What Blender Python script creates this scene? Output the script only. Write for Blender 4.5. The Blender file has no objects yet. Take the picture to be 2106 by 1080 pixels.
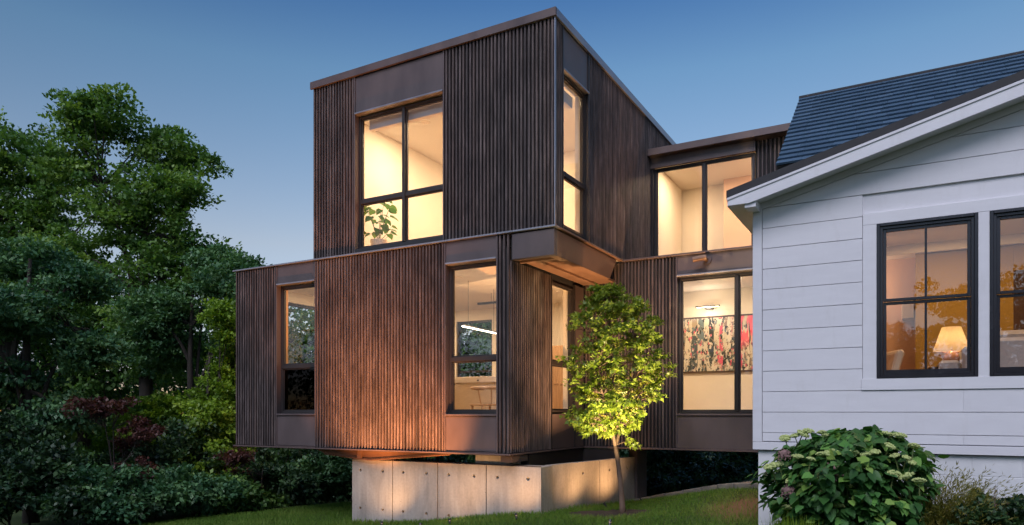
import bpy, bmesh, math, random
import numpy as np
from mathutils import Vector, Matrix, Euler
R = math.radians
rng = np.random.default_rng(7)
random.seed(7)
C = bpy.context.scene.collection
scene = bpy.context.scene

# ------------------------------------------------------------------ camera, sky, sun, exposure
# eye height is z = 0; X runs along the facades, Y away from the viewer into the plot
cam_d = bpy.data.cameras.new('camera'); cam = bpy.data.objects.new('camera', cam_d); C.objects.link(cam)
cam.rotation_euler = (R(90), 0, R(29.35)); cam_d.sensor_width = 36; cam_d.lens = 36*1461/2106
cam_d.shift_y = (847-540)/2106; cam_d.clip_end = 3000; cam_d.clip_start = .05
scene.camera = cam

SUN_AZ = R(172)      # compass-like angle from +Y, clockwise: the afterglow is behind the viewer
SUN_EL = R(2)
world = bpy.data.worlds.new('World'); scene.world = world; world.use_nodes = True
wn = world.node_tree; wn.nodes.clear()
sky = wn.nodes.new('ShaderNodeTexSky'); sky.sky_type = 'NISHITA'; sky.sun_disc = False
sky.sun_elevation = SUN_EL; sky.sun_rotation = SUN_AZ; sky.air_density = 1.0; sky.dust_density = 0; sky.ozone_density = 2.2; sky.altitude = 50
tintn = wn.nodes.new('ShaderNodeMix'); tintn.data_type = 'RGBA'; tintn.blend_type = 'MULTIPLY'; tintn.inputs[0].default_value = 1
tcs = wn.nodes.new('ShaderNodeTexCoord'); spz = wn.nodes.new('ShaderNodeSeparateXYZ'); wn.links.new(tcs.outputs['Generated'], spz.inputs[0])
grad = wn.nodes.new('ShaderNodeValToRGB'); wn.links.new(spz.outputs[2], grad.inputs[0]); ge = grad.color_ramp.elements     # dusk: paler and pinker towards the horizon
for _ in range(5): ge.new(.5)
for e_, (p_, c_) in zip(ge, [(.03, (1.0, 1.2, 3.8)), (.11, (1.35, 1.2, 1.6)), (.22, (1.62, 1.20, 1.24)), (.425, (.95, 1.03, 1.16)), (.50, (.52, .72, 1.02)), (.87, (1.1, 1.4, 1.8)), (1, (1.4, 1.75, 2.3))]): e_.position = p_; e_.color = (*c_, 1)
wn.links.new(grad.outputs[0], tintn.inputs[7])
bg = wn.nodes.new('ShaderNodeBackground'); bg.inputs[1].default_value = .15
wo = wn.nodes.new('ShaderNodeOutputWorld')
wn.links.new(sky.outputs[0], tintn.inputs[6]); wn.links.new(tintn.outputs[2], bg.inputs[0]); wn.links.new(bg.outputs[0], wo.inputs[0])
sd = bpy.data.lights.new('sun', 'SUN'); sun = bpy.data.objects.new('sun', sd); C.objects.link(sun)
sd.energy = 1.08; sd.angle = R(34); sd.color = (.93, .90, 1)
sdir = Vector((math.sin(SUN_AZ)*math.cos(R(48)), math.cos(SUN_AZ)*math.cos(R(48)), math.sin(R(48))))
sun.rotation_euler = sdir.to_track_quat('Z', 'Y').to_euler()
vs = scene.view_settings; vs.view_transform = 'Standard'; vs.look = 'None'; vs.gamma = 1; vs.use_curve_mapping = False
vs.exposure = 1.25
scene.render.engine = 'CYCLES'
scene.cycles.use_denoising = True
scene.cycles.max_bounces = 8; scene.cycles.diffuse_bounces = 4; scene.cycles.transparent_max_bounces = 16
scene.cycles.sample_clamp_indirect = 6; scene.cycles.caustics_reflective = False; scene.cycles.caustics_refractive = False
scene.cycles.use_adaptive_sampling = True; scene.cycles.adaptive_threshold = .02

# ------------------------------------------------------------------ measuring: a direction of sight cut with a known wall plane
F0 = (-.4902, .8716)
def ray(px, py=847):
    a = px-1053
    return (1461*F0[0]+a*F0[1], 1461*F0[1]-a*F0[0], 847-py)
def onY(px, py, Y): d = ray(px, py); t = Y/d[1]; return (d[0]*t, Y, d[2]*t)
def onX(px, py, X): d = ray(px, py); t = X/d[0]; return (X, d[1]*t, d[2]*t)
def XA(px, Y): return onY(px, 847, Y)[0]
def YA(px, X): return onX(px, 847, X)[1]
def depth(px, py, D): d = ray(px, py); t = D/1461; return Vector((d[0]*t, d[1]*t, d[2]*t))

# ------------------------------------------------------------------ object helpers
def setp(o, label=None, cat=None, group=None, kind=None):
    if label: o['label'] = label
    if cat: o['category'] = cat
    if group: o['group'] = group
    if kind: o['kind'] = kind
    return o
def thing(name, label, cat, loc=(0, 0, 0), rz=0, group=None):
    o = bpy.data.objects.new(name, None); C.objects.link(o); o.location = loc; o.rotation_euler = (0, 0, rz)
    o.empty_display_size = .1
    return setp(o, label, cat, group)
class MB:
    def __init__(s): s.v = []; s.f = []
    def add(s, vs, fs):
        n = len(s.v); s.v += [tuple(v) for v in vs]; s.f += [tuple(i+n for i in f) for f in fs]; return s
    def box(s, x0, x1, y0, y1, z0, z1):
        x0, x1 = sorted((x0, x1)); y0, y1 = sorted((y0, y1)); z0, z1 = sorted((z0, z1))
        return s.add([(x0,y0,z0),(x1,y0,z0),(x1,y1,z0),(x0,y1,z0),(x0,y0,z1),(x1,y0,z1),(x1,y1,z1),(x0,y1,z1)],
                     [(0,3,2,1),(4,5,6,7),(0,1,5,4),(1,2,6,5),(2,3,7,6),(3,0,4,7)])
    def prism(s, poly, fn, d0, d1):           # poly: 2D outline; fn(a, b, d) -> xyz
        n = len(poly)
        vs = [fn(a, b, d0) for a, b in poly]+[fn(a, b, d1) for a, b in poly]
        fs = [tuple(range(n))[::-1], tuple(range(n, 2*n))]+[(i, (i+1) % n, n+(i+1) % n, n+i) for i in range(n)]
        return s.add(vs, fs)
    def tube(s, pts, rad, n=6, cap=True):
        pts = [Vector(p) for p in pts]; base = len(s.v); m = len(pts)
        if not hasattr(rad, '__len__'): rad = [rad]*m
        up = Vector((.13, .27, .95)).normalized()
        for i, p in enumerate(pts):
            t = (pts[min(i+1, m-1)]-pts[max(i-1, 0)]).normalized()
            a = t.cross(up)
            if a.length < 1e-3: a = t.cross(Vector((1, 0, 0)))
            a.normalize(); b = t.cross(a)
            for k in range(n):
                q = 2*math.pi*k/n; s.v.append(tuple(p+(a*math.cos(q)+b*math.sin(q))*rad[i]))
        for i in range(m-1):
            for k in range(n):
                s.f.append((base+i*n+k, base+i*n+(k+1) % n, base+(i+1)*n+(k+1) % n, base+(i+1)*n+k))
        if cap: s.f.append(tuple(base+k for k in range(n))); s.f.append(tuple(base+(m-1)*n+k for k in range(n))[::-1])
        return s
    def lathe(s, prof, c=(0, 0, 0), n=20):
        base = len(s.v); m = len(prof)
        for r, z in prof:
            for k in range(n):
                q = 2*math.pi*k/n; s.v.append((c[0]+r*math.cos(q), c[1]+r*math.sin(q), c[2]+z))
        for i in range(m-1):
            for k in range(n):
                s.f.append((base+i*n+k, base+i*n+(k+1) % n, base+(i+1)*n+(k+1) % n, base+(i+1)*n+k))
        s.f.append(tuple(base+k for k in range(n))[::-1]); s.f.append(tuple(base+(m-1)*n+k for k in range(n)))
        return s
    def mesh(s, name, mat, bevel=0, smooth=False, fix=True):
        me = bpy.data.meshes.new(name); me.from_pydata(s.v, [], s.f)
        if fix or bevel:
            bm = bmesh.new(); bm.from_mesh(me)
            bmesh.ops.recalc_face_normals(bm, faces=bm.faces)
            if bevel: bmesh.ops.bevel(bm, geom=bm.edges[:], offset=bevel, segments=1, affect='EDGES', clamp_overlap=True)
            bm.to_mesh(me); bm.free()
        if mat: me.materials.append(mat)
        if smooth: me.polygons.foreach_set('use_smooth', [True]*len(me.polygons))
        me.update(); return me
    def build(s, name, mat, parent=None, bevel=0, smooth=False, fix=True):
        return link(name, s.mesh(name, mat, bevel, smooth, fix), parent)
def link(name, me, parent=None, loc=None, rot=None, sc=None):
    o = bpy.data.objects.new(name, me); C.objects.link(o)
    if parent: o.parent = parent
    if loc is not None: o.location = loc
    if rot is not None: o.rotation_euler = rot
    if sc is not None: o.scale = sc
    return o
def box(name, mat, parent, x0, x1, y0, y1, z0, z1, bevel=0): return MB().box(x0, x1, y0, y1, z0, z1).build(name, mat, parent, bevel)

# ------------------------------------------------------------------ materials
class NT:
    def __init__(s, name):
        s.m = bpy.data.materials.new(name); s.m.use_nodes = True; s.t = s.m.node_tree; s.t.nodes.clear()
        s.out = s.n('ShaderNodeOutputMaterial')
    def n(s, typ, **kw):
        nd = s.t.nodes.new(typ)
        for k, v in kw.items():
            if k.startswith('_'): setattr(nd, k[1:], v)
            else:
                key = int(k[1:]) if k[0] == 'i' and k[1:].isdigit() else k.replace('_', ' ')
                nd.inputs[key].default_value = v
        return nd
    def l(s, a, b): s.t.links.new(a, b)
    def pos(s, scale=(1, 1, 1), off=None):
        g = s.n('ShaderNodeNewGeometry'); mp = s.n('ShaderNodeMapping'); mp.inputs['Scale'].default_value = scale
        s.l(g.outputs['Position'], mp.inputs[0])
        if off is not None: s.l(off, mp.inputs['Location'])
        return mp.outputs[0]
    def noise(s, vec, scale, detail=4, rough=.55, dist=0):
        nd = s.n('ShaderNodeTexNoise', Scale=scale, Detail=detail, Roughness=rough, Distortion=dist); s.l(vec, nd.inputs['Vector']); return nd.outputs['Fac']
    def ramp(s, fac, stops, interp='LINEAR'):
        r = s.n('ShaderNodeValToRGB'); e = r.color_ramp.elements; r.color_ramp.interpolation = interp
        while len(e) < len(stops): e.new(.5)
        for i, (p, c) in enumerate(stops): e[i].position = p; e[i].color = (*c, 1) if len(c) == 3 else c
        s.l(fac, r.inputs[0]); return r.outputs[0]
    def mix(s, a, b, fac, blend='MIX'):
        m = s.n('ShaderNodeMix', _data_type='RGBA', _blend_type=blend)
        for v, k in ((fac, 0), (a, 6), (b, 7)):
            if isinstance(v, (int, float)): m.inputs[k].default_value = v
            elif isinstance(v, tuple): m.inputs[k].default_value = (*v, 1) if len(v) == 3 else v
            else: s.l(v, m.inputs[k])
        return m.outputs[2]
    def bsdf(s, color, rough=.6, metal=0, spec=.5, bump=None, bstr=.3, bdist=.01, **kw):
        b = s.n('ShaderNodeBsdfPrincipled')
        b.inputs['Metallic'].default_value = metal; b.inputs['Specular IOR Level'].default_value = spec
        for v, k in ((color, 'Base Color'), (rough, 'Roughness')):
            if isinstance(v, tuple): b.inputs[k].default_value = (*v, 1)
            elif isinstance(v, (int, float)): b.inputs[k].default_value = v
            else: s.l(v, b.inputs[k])
        if bump is not None:
            bp = s.n('ShaderNodeBump', Strength=bstr, Distance=bdist); s.l(bump, bp.inputs['Height']); s.l(bp.outputs[0], b.inputs['Normal'])
        s.l(b.outputs[0], s.out.inputs[0]); return b
def simple(name, col, rough=.6, var=.12, scale=3, metal=0, spec=.5, bump=0, stretch=(1, 1, 1)):
    t = NT(name); p = t.pos(stretch); nz = t.noise(p, scale, 5, .6)
    c = t.ramp(nz, [(.25, tuple(x*(1-var) for x in col)), (.75, tuple(min(1, x*(1+var)) for x in col))])
    t.bsdf(c, rough, metal, spec, t.noise(p, scale*14, 3) if bump else None, bump, .004); return t.m

def mat_slat():
    t = NT('charred_wood'); oi = t.n('ShaderNodeObjectInfo')
    sc = t.n('ShaderNodeVectorMath', _operation='SCALE'); sc.inputs[0].default_value = (37, 19, 53); t.l(oi.outputs['Random'], sc.inputs['Scale'])
    p = t.pos((9, 9, .55), sc.outputs[0]); nz = t.noise(p, 3.2, 8, .68, .6)
    c = t.ramp(nz, [(.22, (.026, .020, .019)), (.44, (.080, .060, .057)), (.60, (.150, .116, .110)), (.8, (.30, .245, .235))])
    rv = t.ramp(oi.outputs['Random'], [(0, (.62, .62, .64)), (.5, (1, 1, 1)), (1, (1.0, .92, .86))])
    c = t.mix(c, rv, 1.0, 'MULTIPLY')
    p2 = t.pos((1.2, 1.2, .8)); blot = t.ramp(t.noise(p2, 1.6, 6, .65), [(.33, (.50, .50, .51)), (.60, (1, 1, 1))])
    c = t.mix(c, blot, 1.0, 'MULTIPLY')
    gr = t.noise(t.pos((60, 60, 1.5), sc.outputs[0]), 3, 5, .7)
    t.bsdf(c, .62, 0, .35, gr, .5, .004); return t.m
def mat_concrete():  # pale tan, board-marked
    t = NT('board_formed_concrete'); p = t.pos()
    big = t.noise(t.pos((1, 1, .45)), 2.1, 5, .6, .4); fine = t.noise(p, 26, 6, .65)
    streak = t.noise(t.pos((7, 7, .5)), 2.5, 4, .6)
    c = t.ramp(big, [(.3, (.26, .235, .205)), (.5, (.36, .325, .285)), (.72, (.43, .395, .35))])
    c = t.mix(c, t.ramp(streak, [(.3, (.78, .78, .8)), (.6, (1, 1, 1))]), .7, 'MULTIPLY')
    c = t.mix(c, t.ramp(fine, [(.3, (.82, .82, .82)), (.7, (1.06, 1.06, 1.06))]), .8, 'MULTIPLY')
    vo = t.n('ShaderNodeTexVoronoi', Scale=14, Randomness=1); t.l(p, vo.inputs['Vector'])
    pit = t.ramp(vo.outputs['Distance'], [(.05, (.25, .25, .25)), (.1, (1, 1, 1))])
    gate = t.ramp(t.noise(p, 5, 2), [(.52, (0, 0, 0)), (.58, (1, 1, 1))])
    pitg = t.mix((1, 1, 1), pit, gate)
    c = t.mix(c, pitg, 1.0, 'MULTIPLY')
    h = t.mix(fine, pitg, .6, 'MULTIPLY')
    t.bsdf(c, .8, 0, .3, h, .5, .006); return t.m
def mat_white(name='white_paint', col=(.70, .685, .71)):
    t = NT(name); oi = t.n('ShaderNodeObjectInfo'); p = t.pos((1.5, 1.5, 6))
    nz = t.noise(p, 2.2, 6, .6); c = t.ramp(nz, [(.3, tuple(x*.94 for x in col)), (.7, col)])
    c = t.mix(c, t.ramp(oi.outputs['Random'], [(0, (.955, .955, .96)), (1, (1, 1, 1))]), 1.0, 'MULTIPLY')
    dirt = t.ramp(t.noise(t.pos((3, 3, .8)), 3, 6, .7), [(.55, (1, 1, 1)), (.8, (.90, .89, .87))])
    c = t.mix(c, dirt, .8, 'MULTIPLY')
    gr = t.noise(t.pos((2.5, 2.5, 70)), 3, 4, .6)
    t.bsdf(c, .55, 0, .35, gr, .25, .002); return t.m
def mat_block():
    t = NT('painted_block'); p = t.pos(); nz = t.noise(p, 3, 6, .6); f = t.noise(p, 60, 4, .7)
    c = t.ramp(nz, [(.3, (.60, .60, .61)), (.7, (.70, .70, .71))])
    t.bsdf(c, .7, 0, .3, f, .6, .004); return t.m
def mat_metal(name, col, rough=.42, metal=.35):
    t = NT(name); nz = t.noise(t.pos((1, 1, .4)), 2.5, 5, .6); f = t.noise(t.pos(), 40, 3)
    c = t.ramp(nz, [(.3, tuple(x*.82 for x in col)), (.7, tuple(x*1.15 for x in col))])
    r = t.ramp(nz, [(.3, (rough-.08,)*3), (.7, (rough+.1,)*3)])
    t.bsdf(c, r, metal, .5, f, .08, .002); return t.m
def mat_glass(name, refl=.10, tint=(1, 1, 1)):
    t = NT(name); lw = t.n('ShaderNodeLayerWeight', Blend=.5); fr = t.n('ShaderNodeMath', _operation='POWER'); fr.inputs[1].default_value = 5; t.l(lw.outputs['Facing'], fr.inputs[0])
    ma = t.n('ShaderNodeMath', _operation='MULTIPLY_ADD', _use_clamp=True); ma.inputs[1].default_value = .8; ma.inputs[2].default_value = refl
    t.l(fr.outputs[0], ma.inputs[0])
    tr = t.n('ShaderNodeBsdfTransparent'); tr.inputs[0].default_value = (*tint, 1)
    gl = t.n('ShaderNodeBsdfGlossy', Roughness=.0)
    wv = t.noise(t.pos(), 1.3, 2); bp = t.n('ShaderNodeBump', Strength=.06, Distance=.02); t.l(wv, bp.inputs['Height']); t.l(bp.outputs[0], gl.inputs['Normal'])
    mx = t.n('ShaderNodeMixShader'); t.l(ma.outputs[0], mx.inputs[0]); t.l(tr.outputs[0], mx.inputs[1]); t.l(gl.outputs[0], mx.inputs[2])
    t.l(mx.outputs[0], t.out.inputs[0]); return t.m
def mat_shingle():
    t = NT('slate_blue_shingle'); oi = t.n('ShaderNodeObjectInfo'); p = t.pos()
    c = t.ramp(oi.outputs['Random'], [(0, (.046, .085, .132)), (.5, (.056, .102, .158)), (1, (.068, .118, .178))])
    f = t.noise(p, 90, 3, .7); c = t.mix(c, t.ramp(f, [(.3, (.6, .6, .6)), (.7, (1.25, 1.25, 1.25))]), .7, 'MULTIPLY')
    t.bsdf(c, .8, 0, .3, f, .6, .004); return t.m
def mat_leaf(name, cols, trans=.35, rough=.5, wax=.4):
    t = NT(name); at = t.n('ShaderNodeAttribute', _attribute_name='tint')
    n = len(cols); c = t.ramp(at.outputs['Fac'], [(i/(n-1), cols[i]) for i in range(n)])
    b = t.n('ShaderNodeBsdfPrincipled'); b.inputs['Roughness'].default_value = rough; b.inputs['Specular IOR Level'].default_value = wax
    t.l(c, b.inputs['Base Color'])
    tl = t.n('ShaderNodeBsdfTranslucent'); t.l(t.mix(c, (1.15, 1.25, .55), 1.0, 'MULTIPLY'), tl.inputs[0])
    mx = t.n('ShaderNodeMixShader'); mx.inputs[0].default_value = trans; t.l(b.outputs[0], mx.inputs[1]); t.l(tl.outputs[0], mx.inputs[2])
    t.l(mx.outputs[0], t.out.inputs[0]); return t.m
def mat_leaf_obj(name, cols):
    t = NT(name); oi = t.n('ShaderNodeObjectInfo'); n = len(cols)
    c = t.ramp(oi.outputs['Random'], [(i/(n-1), cols[i]) for i in range(n)])
    tc = t.n('ShaderNodeTexCoord'); wv = t.n('ShaderNodeTexWave', Scale=3.2, Distortion=2.5, Detail=2); t.l(tc.outputs['Object'], wv.inputs['Vector'])
    b = t.bsdf(t.mix(c, t.ramp(wv.outputs['Fac'], [(.0, (1.3, 1.3, 1.2)), (.3, (1, 1, 1))]), 1.0, 'MULTIPLY'), .5, 0, .35, wv.outputs['Fac'], .4, .01)
    tl = t.n('ShaderNodeBsdfTranslucent'); t.l(c, tl.inputs[0]); mx = t.n('ShaderNodeMixShader'); mx.inputs[0].default_value = .25
    t.l(b.outputs[0], mx.inputs[1]); t.l(tl.outputs[0], mx.inputs[2]); t.l(mx.outputs[0], t.out.inputs[0]); return t.m
def mat_emit(name, col, s):
    t = NT(name); e = t.n('ShaderNodeEmission', Strength=s); e.inputs[0].default_value = (*col, 1); t.l(e.outputs[0], t.out.inputs[0]); return t.m
def mat_ground():
    t = NT('lawn_soil'); p = t.pos(); a = t.noise(p, .8, 5); b = t.noise(p, 9, 5, .7)
    c = t.ramp(b, [(.3, (.020, .030, .010)), (.6, (.045, .072, .018)), (.8, (.075, .085, .03))])
    c = t.mix(c, (.10, .065, .03), t.ramp(a, [(.6, (0, 0, 0)), (.75, (.6, .6, .6))]))
    vs_ = t.n('ShaderNodeVectorMath', _operation='DISTANCE'); t.l(t.pos((1, .75, 0)), vs_.inputs[0]); vs_.inputs[1].default_value = (-1.9, 7.35, 0)     # worn patch by the white house
    ad = t.n('ShaderNodeMath', _operation='MULTIPLY_ADD'); t.l(t.noise(p, 3, 4), ad.inputs[0]); ad.inputs[1].default_value = .5; t.l(vs_.outputs['Value'], ad.inputs[2])
    c = t.mix(c, (.20, .105, .05), t.ramp(ad.outputs[0], [(.55, (1, 1, 1)), (.95, (0, 0, 0))]))
    t.bsdf(c, .9, 0, .2, b, .8, .03); return t.m
def mat_art():
    t = NT('abstract_canvas'); p = t.pos((1, 1, 1))
    v1 = t.n('ShaderNodeTexVoronoi', _distance='CHEBYCHEV', Scale=1, Randomness=1); t.l(t.pos((9, 0, .9)), v1.inputs['Vector'])
    sh1 = t.n('ShaderNodeSeparateColor'); t.l(v1.outputs['Color'], sh1.inputs[0])
    stops = [(0, (.03, .04, .05)), (.14, (.34, .27, .20)), (.26, (.06, .08, .09)), (.36, (.55, .50, .40)), (.50, (.12, .17, .19)), (.60, (.62, .57, .48)), (.74, (.60, .10, .17)), (.79, (.22, .17, .14)), (.88, (.02, .025, .035))]
    col = t.ramp(sh1.outputs[0], stops, 'CONSTANT')
    v2 = t.n('ShaderNodeTexVoronoi', _distance='CHEBYCHEV', Scale=1, Randomness=1); t.l(t.pos((34, 0, 17)), v2.inputs['Vector'])
    sh2 = t.n('ShaderNodeSeparateColor'); t.l(v2.outputs['Color'], sh2.inputs[0]); col2 = t.ramp(sh2.outputs[1], stops, 'CONSTANT')
    msk = t.ramp(t.noise(t.pos((6, 0, 4)), 1.6, 5, .7), [(.49, (0, 0, 0)), (.52, (1, 1, 1))])
    c = t.mix(col, col2, msk)
    sp = t.n('ShaderNodeSeparateXYZ'); t.l(p, sp.inputs[0])
    # broad pink field of the canvas
    rx = t.n('ShaderNodeMapRange'); rx.inputs[1].default_value = -3.15; rx.inputs[2].default_value = -3.0; t.l(sp.outputs[0], rx.inputs[0])
    ry = t.n('ShaderNodeMapRange'); ry.inputs[1].default_value = 1.25; ry.inputs[2].default_value = 1.45; t.l(sp.outputs[2], ry.inputs[0])
    m2 = t.n('ShaderNodeMath', _operation='MULTIPLY'); t.l(rx.outputs[0], m2.inputs[0]); t.l(ry.outputs[0], m2.inputs[1])
    m3 = t.n('ShaderNodeMath', _operation='MULTIPLY'); t.l(m2.outputs[0], m3.inputs[0]); t.l(t.ramp(t.noise(t.pos((5, 0, .8)), 2, 3), [(.45, (0, 0, 0)), (.5, (.9, .9, .9))]), m3.inputs[1])
    c = t.mix(c, (.85, .12, .2), m3.outputs[0])
    t.bsdf(c, .5, 0, .3); return t.m

M = dict(
    slat=mat_slat(), concrete=mat_concrete(), white=mat_white(), block=mat_block(), shingle=mat_shingle(),
    panel=mat_metal('bronze_panel', (.100, .075, .074), .46, .1), fascia=mat_metal('bronze_fascia', (.120, .084, .078), .42, .2),
    flashing=mat_metal('grey_flashing', (.30, .29, .32), .35, .6), frame=mat_metal('black_bronze_frame', (.032, .027, .027), .4, .2),
    steel=mat_metal('rusty_steel', (.16, .085, .055), .55, .3), dark=simple('dark_membrane', (.012, .011, .012), .85),
    soffit=mat_metal('soffit_steel', (.20, .115, .075), .5, .3),
    plaster=simple('cream_plaster', (.74, .68, .58), .8, .03, 1.2), ceil=simple('ceiling_white', (.74, .70, .64), .8, .03, 1),
    wood=simple('pale_oak', (.42, .25, .13), .45, .25, 3, stretch=(8, 8, .6)), floorwood=simple('oak_floor', (.32, .18, .09), .4, .25, 3, stretch=(.6, 8, 8)),
    orange=simple('jamb_wood', (.48, .26, .11), .5, .15, 3), mustard=simple('mustard_paint', (.30, .19, .035), .7, .04, 1),
    pink=simple('salmon_paint', (.62, .42, .30), .7, .04, 1), brown=simple('dark_stained_wood', (.055, .025, .014), .5, .3, 3, stretch=(6, 6, .5)),
    fabric=simple('grey_linen', (.42, .39, .37), .9, .08, 20, bump=.4), cream=simple('cream_leather', (.62, .50, .36), .6, .06, 4),
    shade_white=simple('roller_shade', (.72, .70, .72), .8, .03, 2), black=simple('black_metal', (.015, .015, .015), .4),
    asphalt=simple('roof_edge_black', (.02, .019, .021), .7, .2, 8), winframe=mat_metal('gloss_black_frame', (.022, .021, .026), .22, .1),
    glass=mat_glass('clear_glass', .04), glass2=mat_glass('reflective_glass', .07), screen=mat_glass('insect_screen', .01, (.07, .07, .075)),
    bark=simple('young_bark', (.13, .08, .055), .8, .3, 12, bump=.6, stretch=(1, 1, .3)), bark2=simple('old_bark', (.032, .025, .020), .9, .35, 6, bump=.7, stretch=(1, 1, .3)),
    ceramic=simple('terracotta_glaze', (.45, .22, .13), .35, .3, 9), paper=simple('white_cabinet', (.75, .66, .55), .6, .03, 2),
    mulch=simple('bark_mulch', (.030, .018, .011), .95, .5, 30, bump=1), stone=simple('kerb_stone', (.17, .155, .14), .85, .3, 9, bump=.6),
    gravel=simple('river_gravel', (.26, .20, .145), .8, .5, 18), ground=mat_ground(), art=mat_art(),
    lens=mat_emit('spot_lens', (1, .68, .36), 1.5), lamp=mat_emit('warm_lamp', (1, .68, .36), 14), led=mat_emit('led_strip', (1, .84, .62), 7),
    leaf_tree=mat_leaf('maple_leaves', [(.050, .12, .030), (.11, .22, .048), (.21, .33, .065)]),
    leaf_blue=mat_leaf('spruce_green_leaves', [(.030, .090, .040), (.062, .155, .066), (.12, .23, .088)], .25),
    leaf_lime=mat_leaf('lime_leaves', [(.08, .15, .016), (.16, .27, .022), (.26, .38, .035)]),
    leaf_red=mat_leaf('red_maple_leaves', [(.045, .015, .016), (.085, .028, .026), (.12, .050, .040)]),
    leaf_dark=mat_leaf('dark_shrub_leaves', [(.012, .034, .016), (.028, .068, .026), (.055, .115, .036)], .2),
    leaf_young=mat_leaf('young_maple_leaves', [(.08, .14, .024), (.18, .24, .030), (.32, .37, .055)], .4, .45),
    leaf_gold=mat_leaf('golden_threads', [(.10, .11, .02), (.20, .18, .03), (.28, .24, .06)], .2),
    grass=mat_leaf('grass_blades', [(.055, .115, .016), (.105, .20, .026), (.20, .25, .055)], .3, .6, .2),
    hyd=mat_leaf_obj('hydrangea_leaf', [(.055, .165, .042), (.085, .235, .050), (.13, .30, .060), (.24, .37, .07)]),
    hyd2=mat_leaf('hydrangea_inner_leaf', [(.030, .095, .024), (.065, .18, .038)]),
    bloom=simple('green_bloom', (.42, .48, .18), .8, .25, 40), dried=simple('dried_bloom', (.22, .13, .12), .9, .3, 40),
    stem=simple('green_stem', (.09, .12, .03), .7, .2, 10), lampshade=None,
)
def mat_shade():
    t = NT('linen_lampshade'); b = t.n('ShaderNodeBsdfDiffuse'); b.inputs[0].default_value = (.8, .7, .5, 1)
    tl = t.n('ShaderNodeBsdfTranslucent'); tl.inputs[0].default_value = (.85, .68, .42, 1)
    mx = t.n('ShaderNodeMixShader'); mx.inputs[0].default_value = .6; t.l(b.outputs[0], mx.inputs[1]); t.l(tl.outputs[0], mx.inputs[2]); t.l(mx.outputs[0], t.out.inputs[0]); return t.m
M['lampshade'] = mat_shade()

# ------------------------------------------------------------------ ground
GP = np.array([(-4.83,9.5,-1.54),(-7.74,9.5,-1.91),(-4.46,12.6,-1.70),(-3.67,9.84,-1.50),(-2.4,11.3,-1.18),(-1.9,11.6,-1.11),(-1.56,8.33,-1.38),
    (-12.1,8.3,-2.10),(-10.4,11.5,-1.98),(1.5,8.3,-1.36),(0,0,-1.6),(-6,5,-1.75),(-16,6,-2.3),(-20,15,-2.8),(-14,16,-2.6),(-3,15.5,-1.45),(4,14,-1.0),
    (5,5,-1.4),(-8,14,-2.0),(-40,0,-3),(-40,40,-4),(0,60,-3),(60,40,-3),(60,-30,-3),(0,-60,-3),(-60,-40,-3),(-60,60,-4),(-30,25,-3.3),(-3,20,-1.7)], float)
def _tps(r2): return np.where(r2 > 0, .5*r2*np.log(np.maximum(r2, 1e-12)), 0)
n_ = len(GP); A_ = np.zeros((n_+3, n_+3)); d2 = ((GP[:, None, :2]-GP[None, :, :2])**2).sum(-1)
A_[:n_, :n_] = _tps(d2)+np.eye(n_)*.02; A_[:n_, n_] = 1; A_[:n_, n_+1:] = GP[:, :2]; A_[n_, :n_] = 1; A_[n_+1:, :n_] = GP[:, :2].T
W_ = np.linalg.solve(A_, np.concatenate([GP[:, 2], [0, 0, 0]]))
def gz(x, y):
    x = np.atleast_1d(np.asarray(x, float)); y = np.atleast_1d(np.asarray(y, float))
    r2 = (x[:, None]-GP[None, :, 0])**2+(y[:, None]-GP[None, :, 1])**2
    z = _tps(r2)@W_[:n_]+W_[n_]+x*W_[n_+1]+y*W_[n_+2]
    far = np.clip((np.hypot(x, y)-45)/25, 0, 1)
    return z*(1-far)-3.4*far
def gz1(x, y): return float(gz(x, y)[0])
gx = np.concatenate([[-900, -400, -200, -120, -80], np.arange(-60, -18, 3), np.arange(-18, 4, .2), np.arange(4, 60, 3), [80, 120, 200, 400, 900]])
gy = np.concatenate([[-900, -400, -200, -120, -80], np.arange(-60, 3, 3), np.arange(3, 18, .2), np.arange(18, 60, 3), [80, 120, 200, 400, 900]])
GX, GY = np.meshgrid(gx, gy); gzz = gz(GX.ravel(), GY.ravel())
near = (np.abs(GX.ravel()+7) < 12) & (np.abs(GY.ravel()-10) < 8)
gzz = gzz+np.where(near, rng.normal(0, .006, gzz.size), 0)
nx, ny = len(gx), len(gy)
me = bpy.data.meshes.new('ground'); me.from_pydata(np.c_[GX.ravel(), GY.ravel(), gzz].tolist(), [], [(j*nx+i, j*nx+i+1, (j+1)*nx+i+1, (j+1)*nx+i) for j in range(ny-1) for i in range(nx-1)])
me.materials.append(M['ground']); me.polygons.foreach_set('use_smooth', [True]*len(me.polygons))
setp(link('ground', me), kind='structure')

# ------------------------------------------------------------------ modern house
YF, XS, XI, YW, YU = 9.27, -4.50, -5.25, 12.03, 13.60      # front, upper side, inset side, lower wing, upper wing
ZB, ZM, ZT = -.655, 2.70, 5.85                              # underside, mid flashing, roof top
house = thing('modern_house', 'dark slatted two-storey timber house cantilevered on low concrete walls, windows lit', 'house', (-7, 12, ZB))
HO = Vector((-7, 12, ZB))
def hp(o): o.location = Vector(o.location)-HO; return o      # children are given in world numbers
def hbox(name, mat, *a, bevel=0): return hp(box(name, M[mat], house, *a, bevel=bevel))
def fbox(name, mat, face, plane, a0, a1, d0, d1, z0, z1, bevel=0, parent=None):
    """box on a facade: a runs along it, d goes inwards from its face"""
    m = MB()
    if face == 'y': m.box(a0, a1, plane+d0, plane+d1, z0, z1)
    else: m.box(plane-d1, plane-d0, a0, a1, z0, z1)
    o = m.build(name, M[mat] if isinstance(mat, str) else mat, parent or house, bevel)
    return hp(o) if parent is None else o
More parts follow.
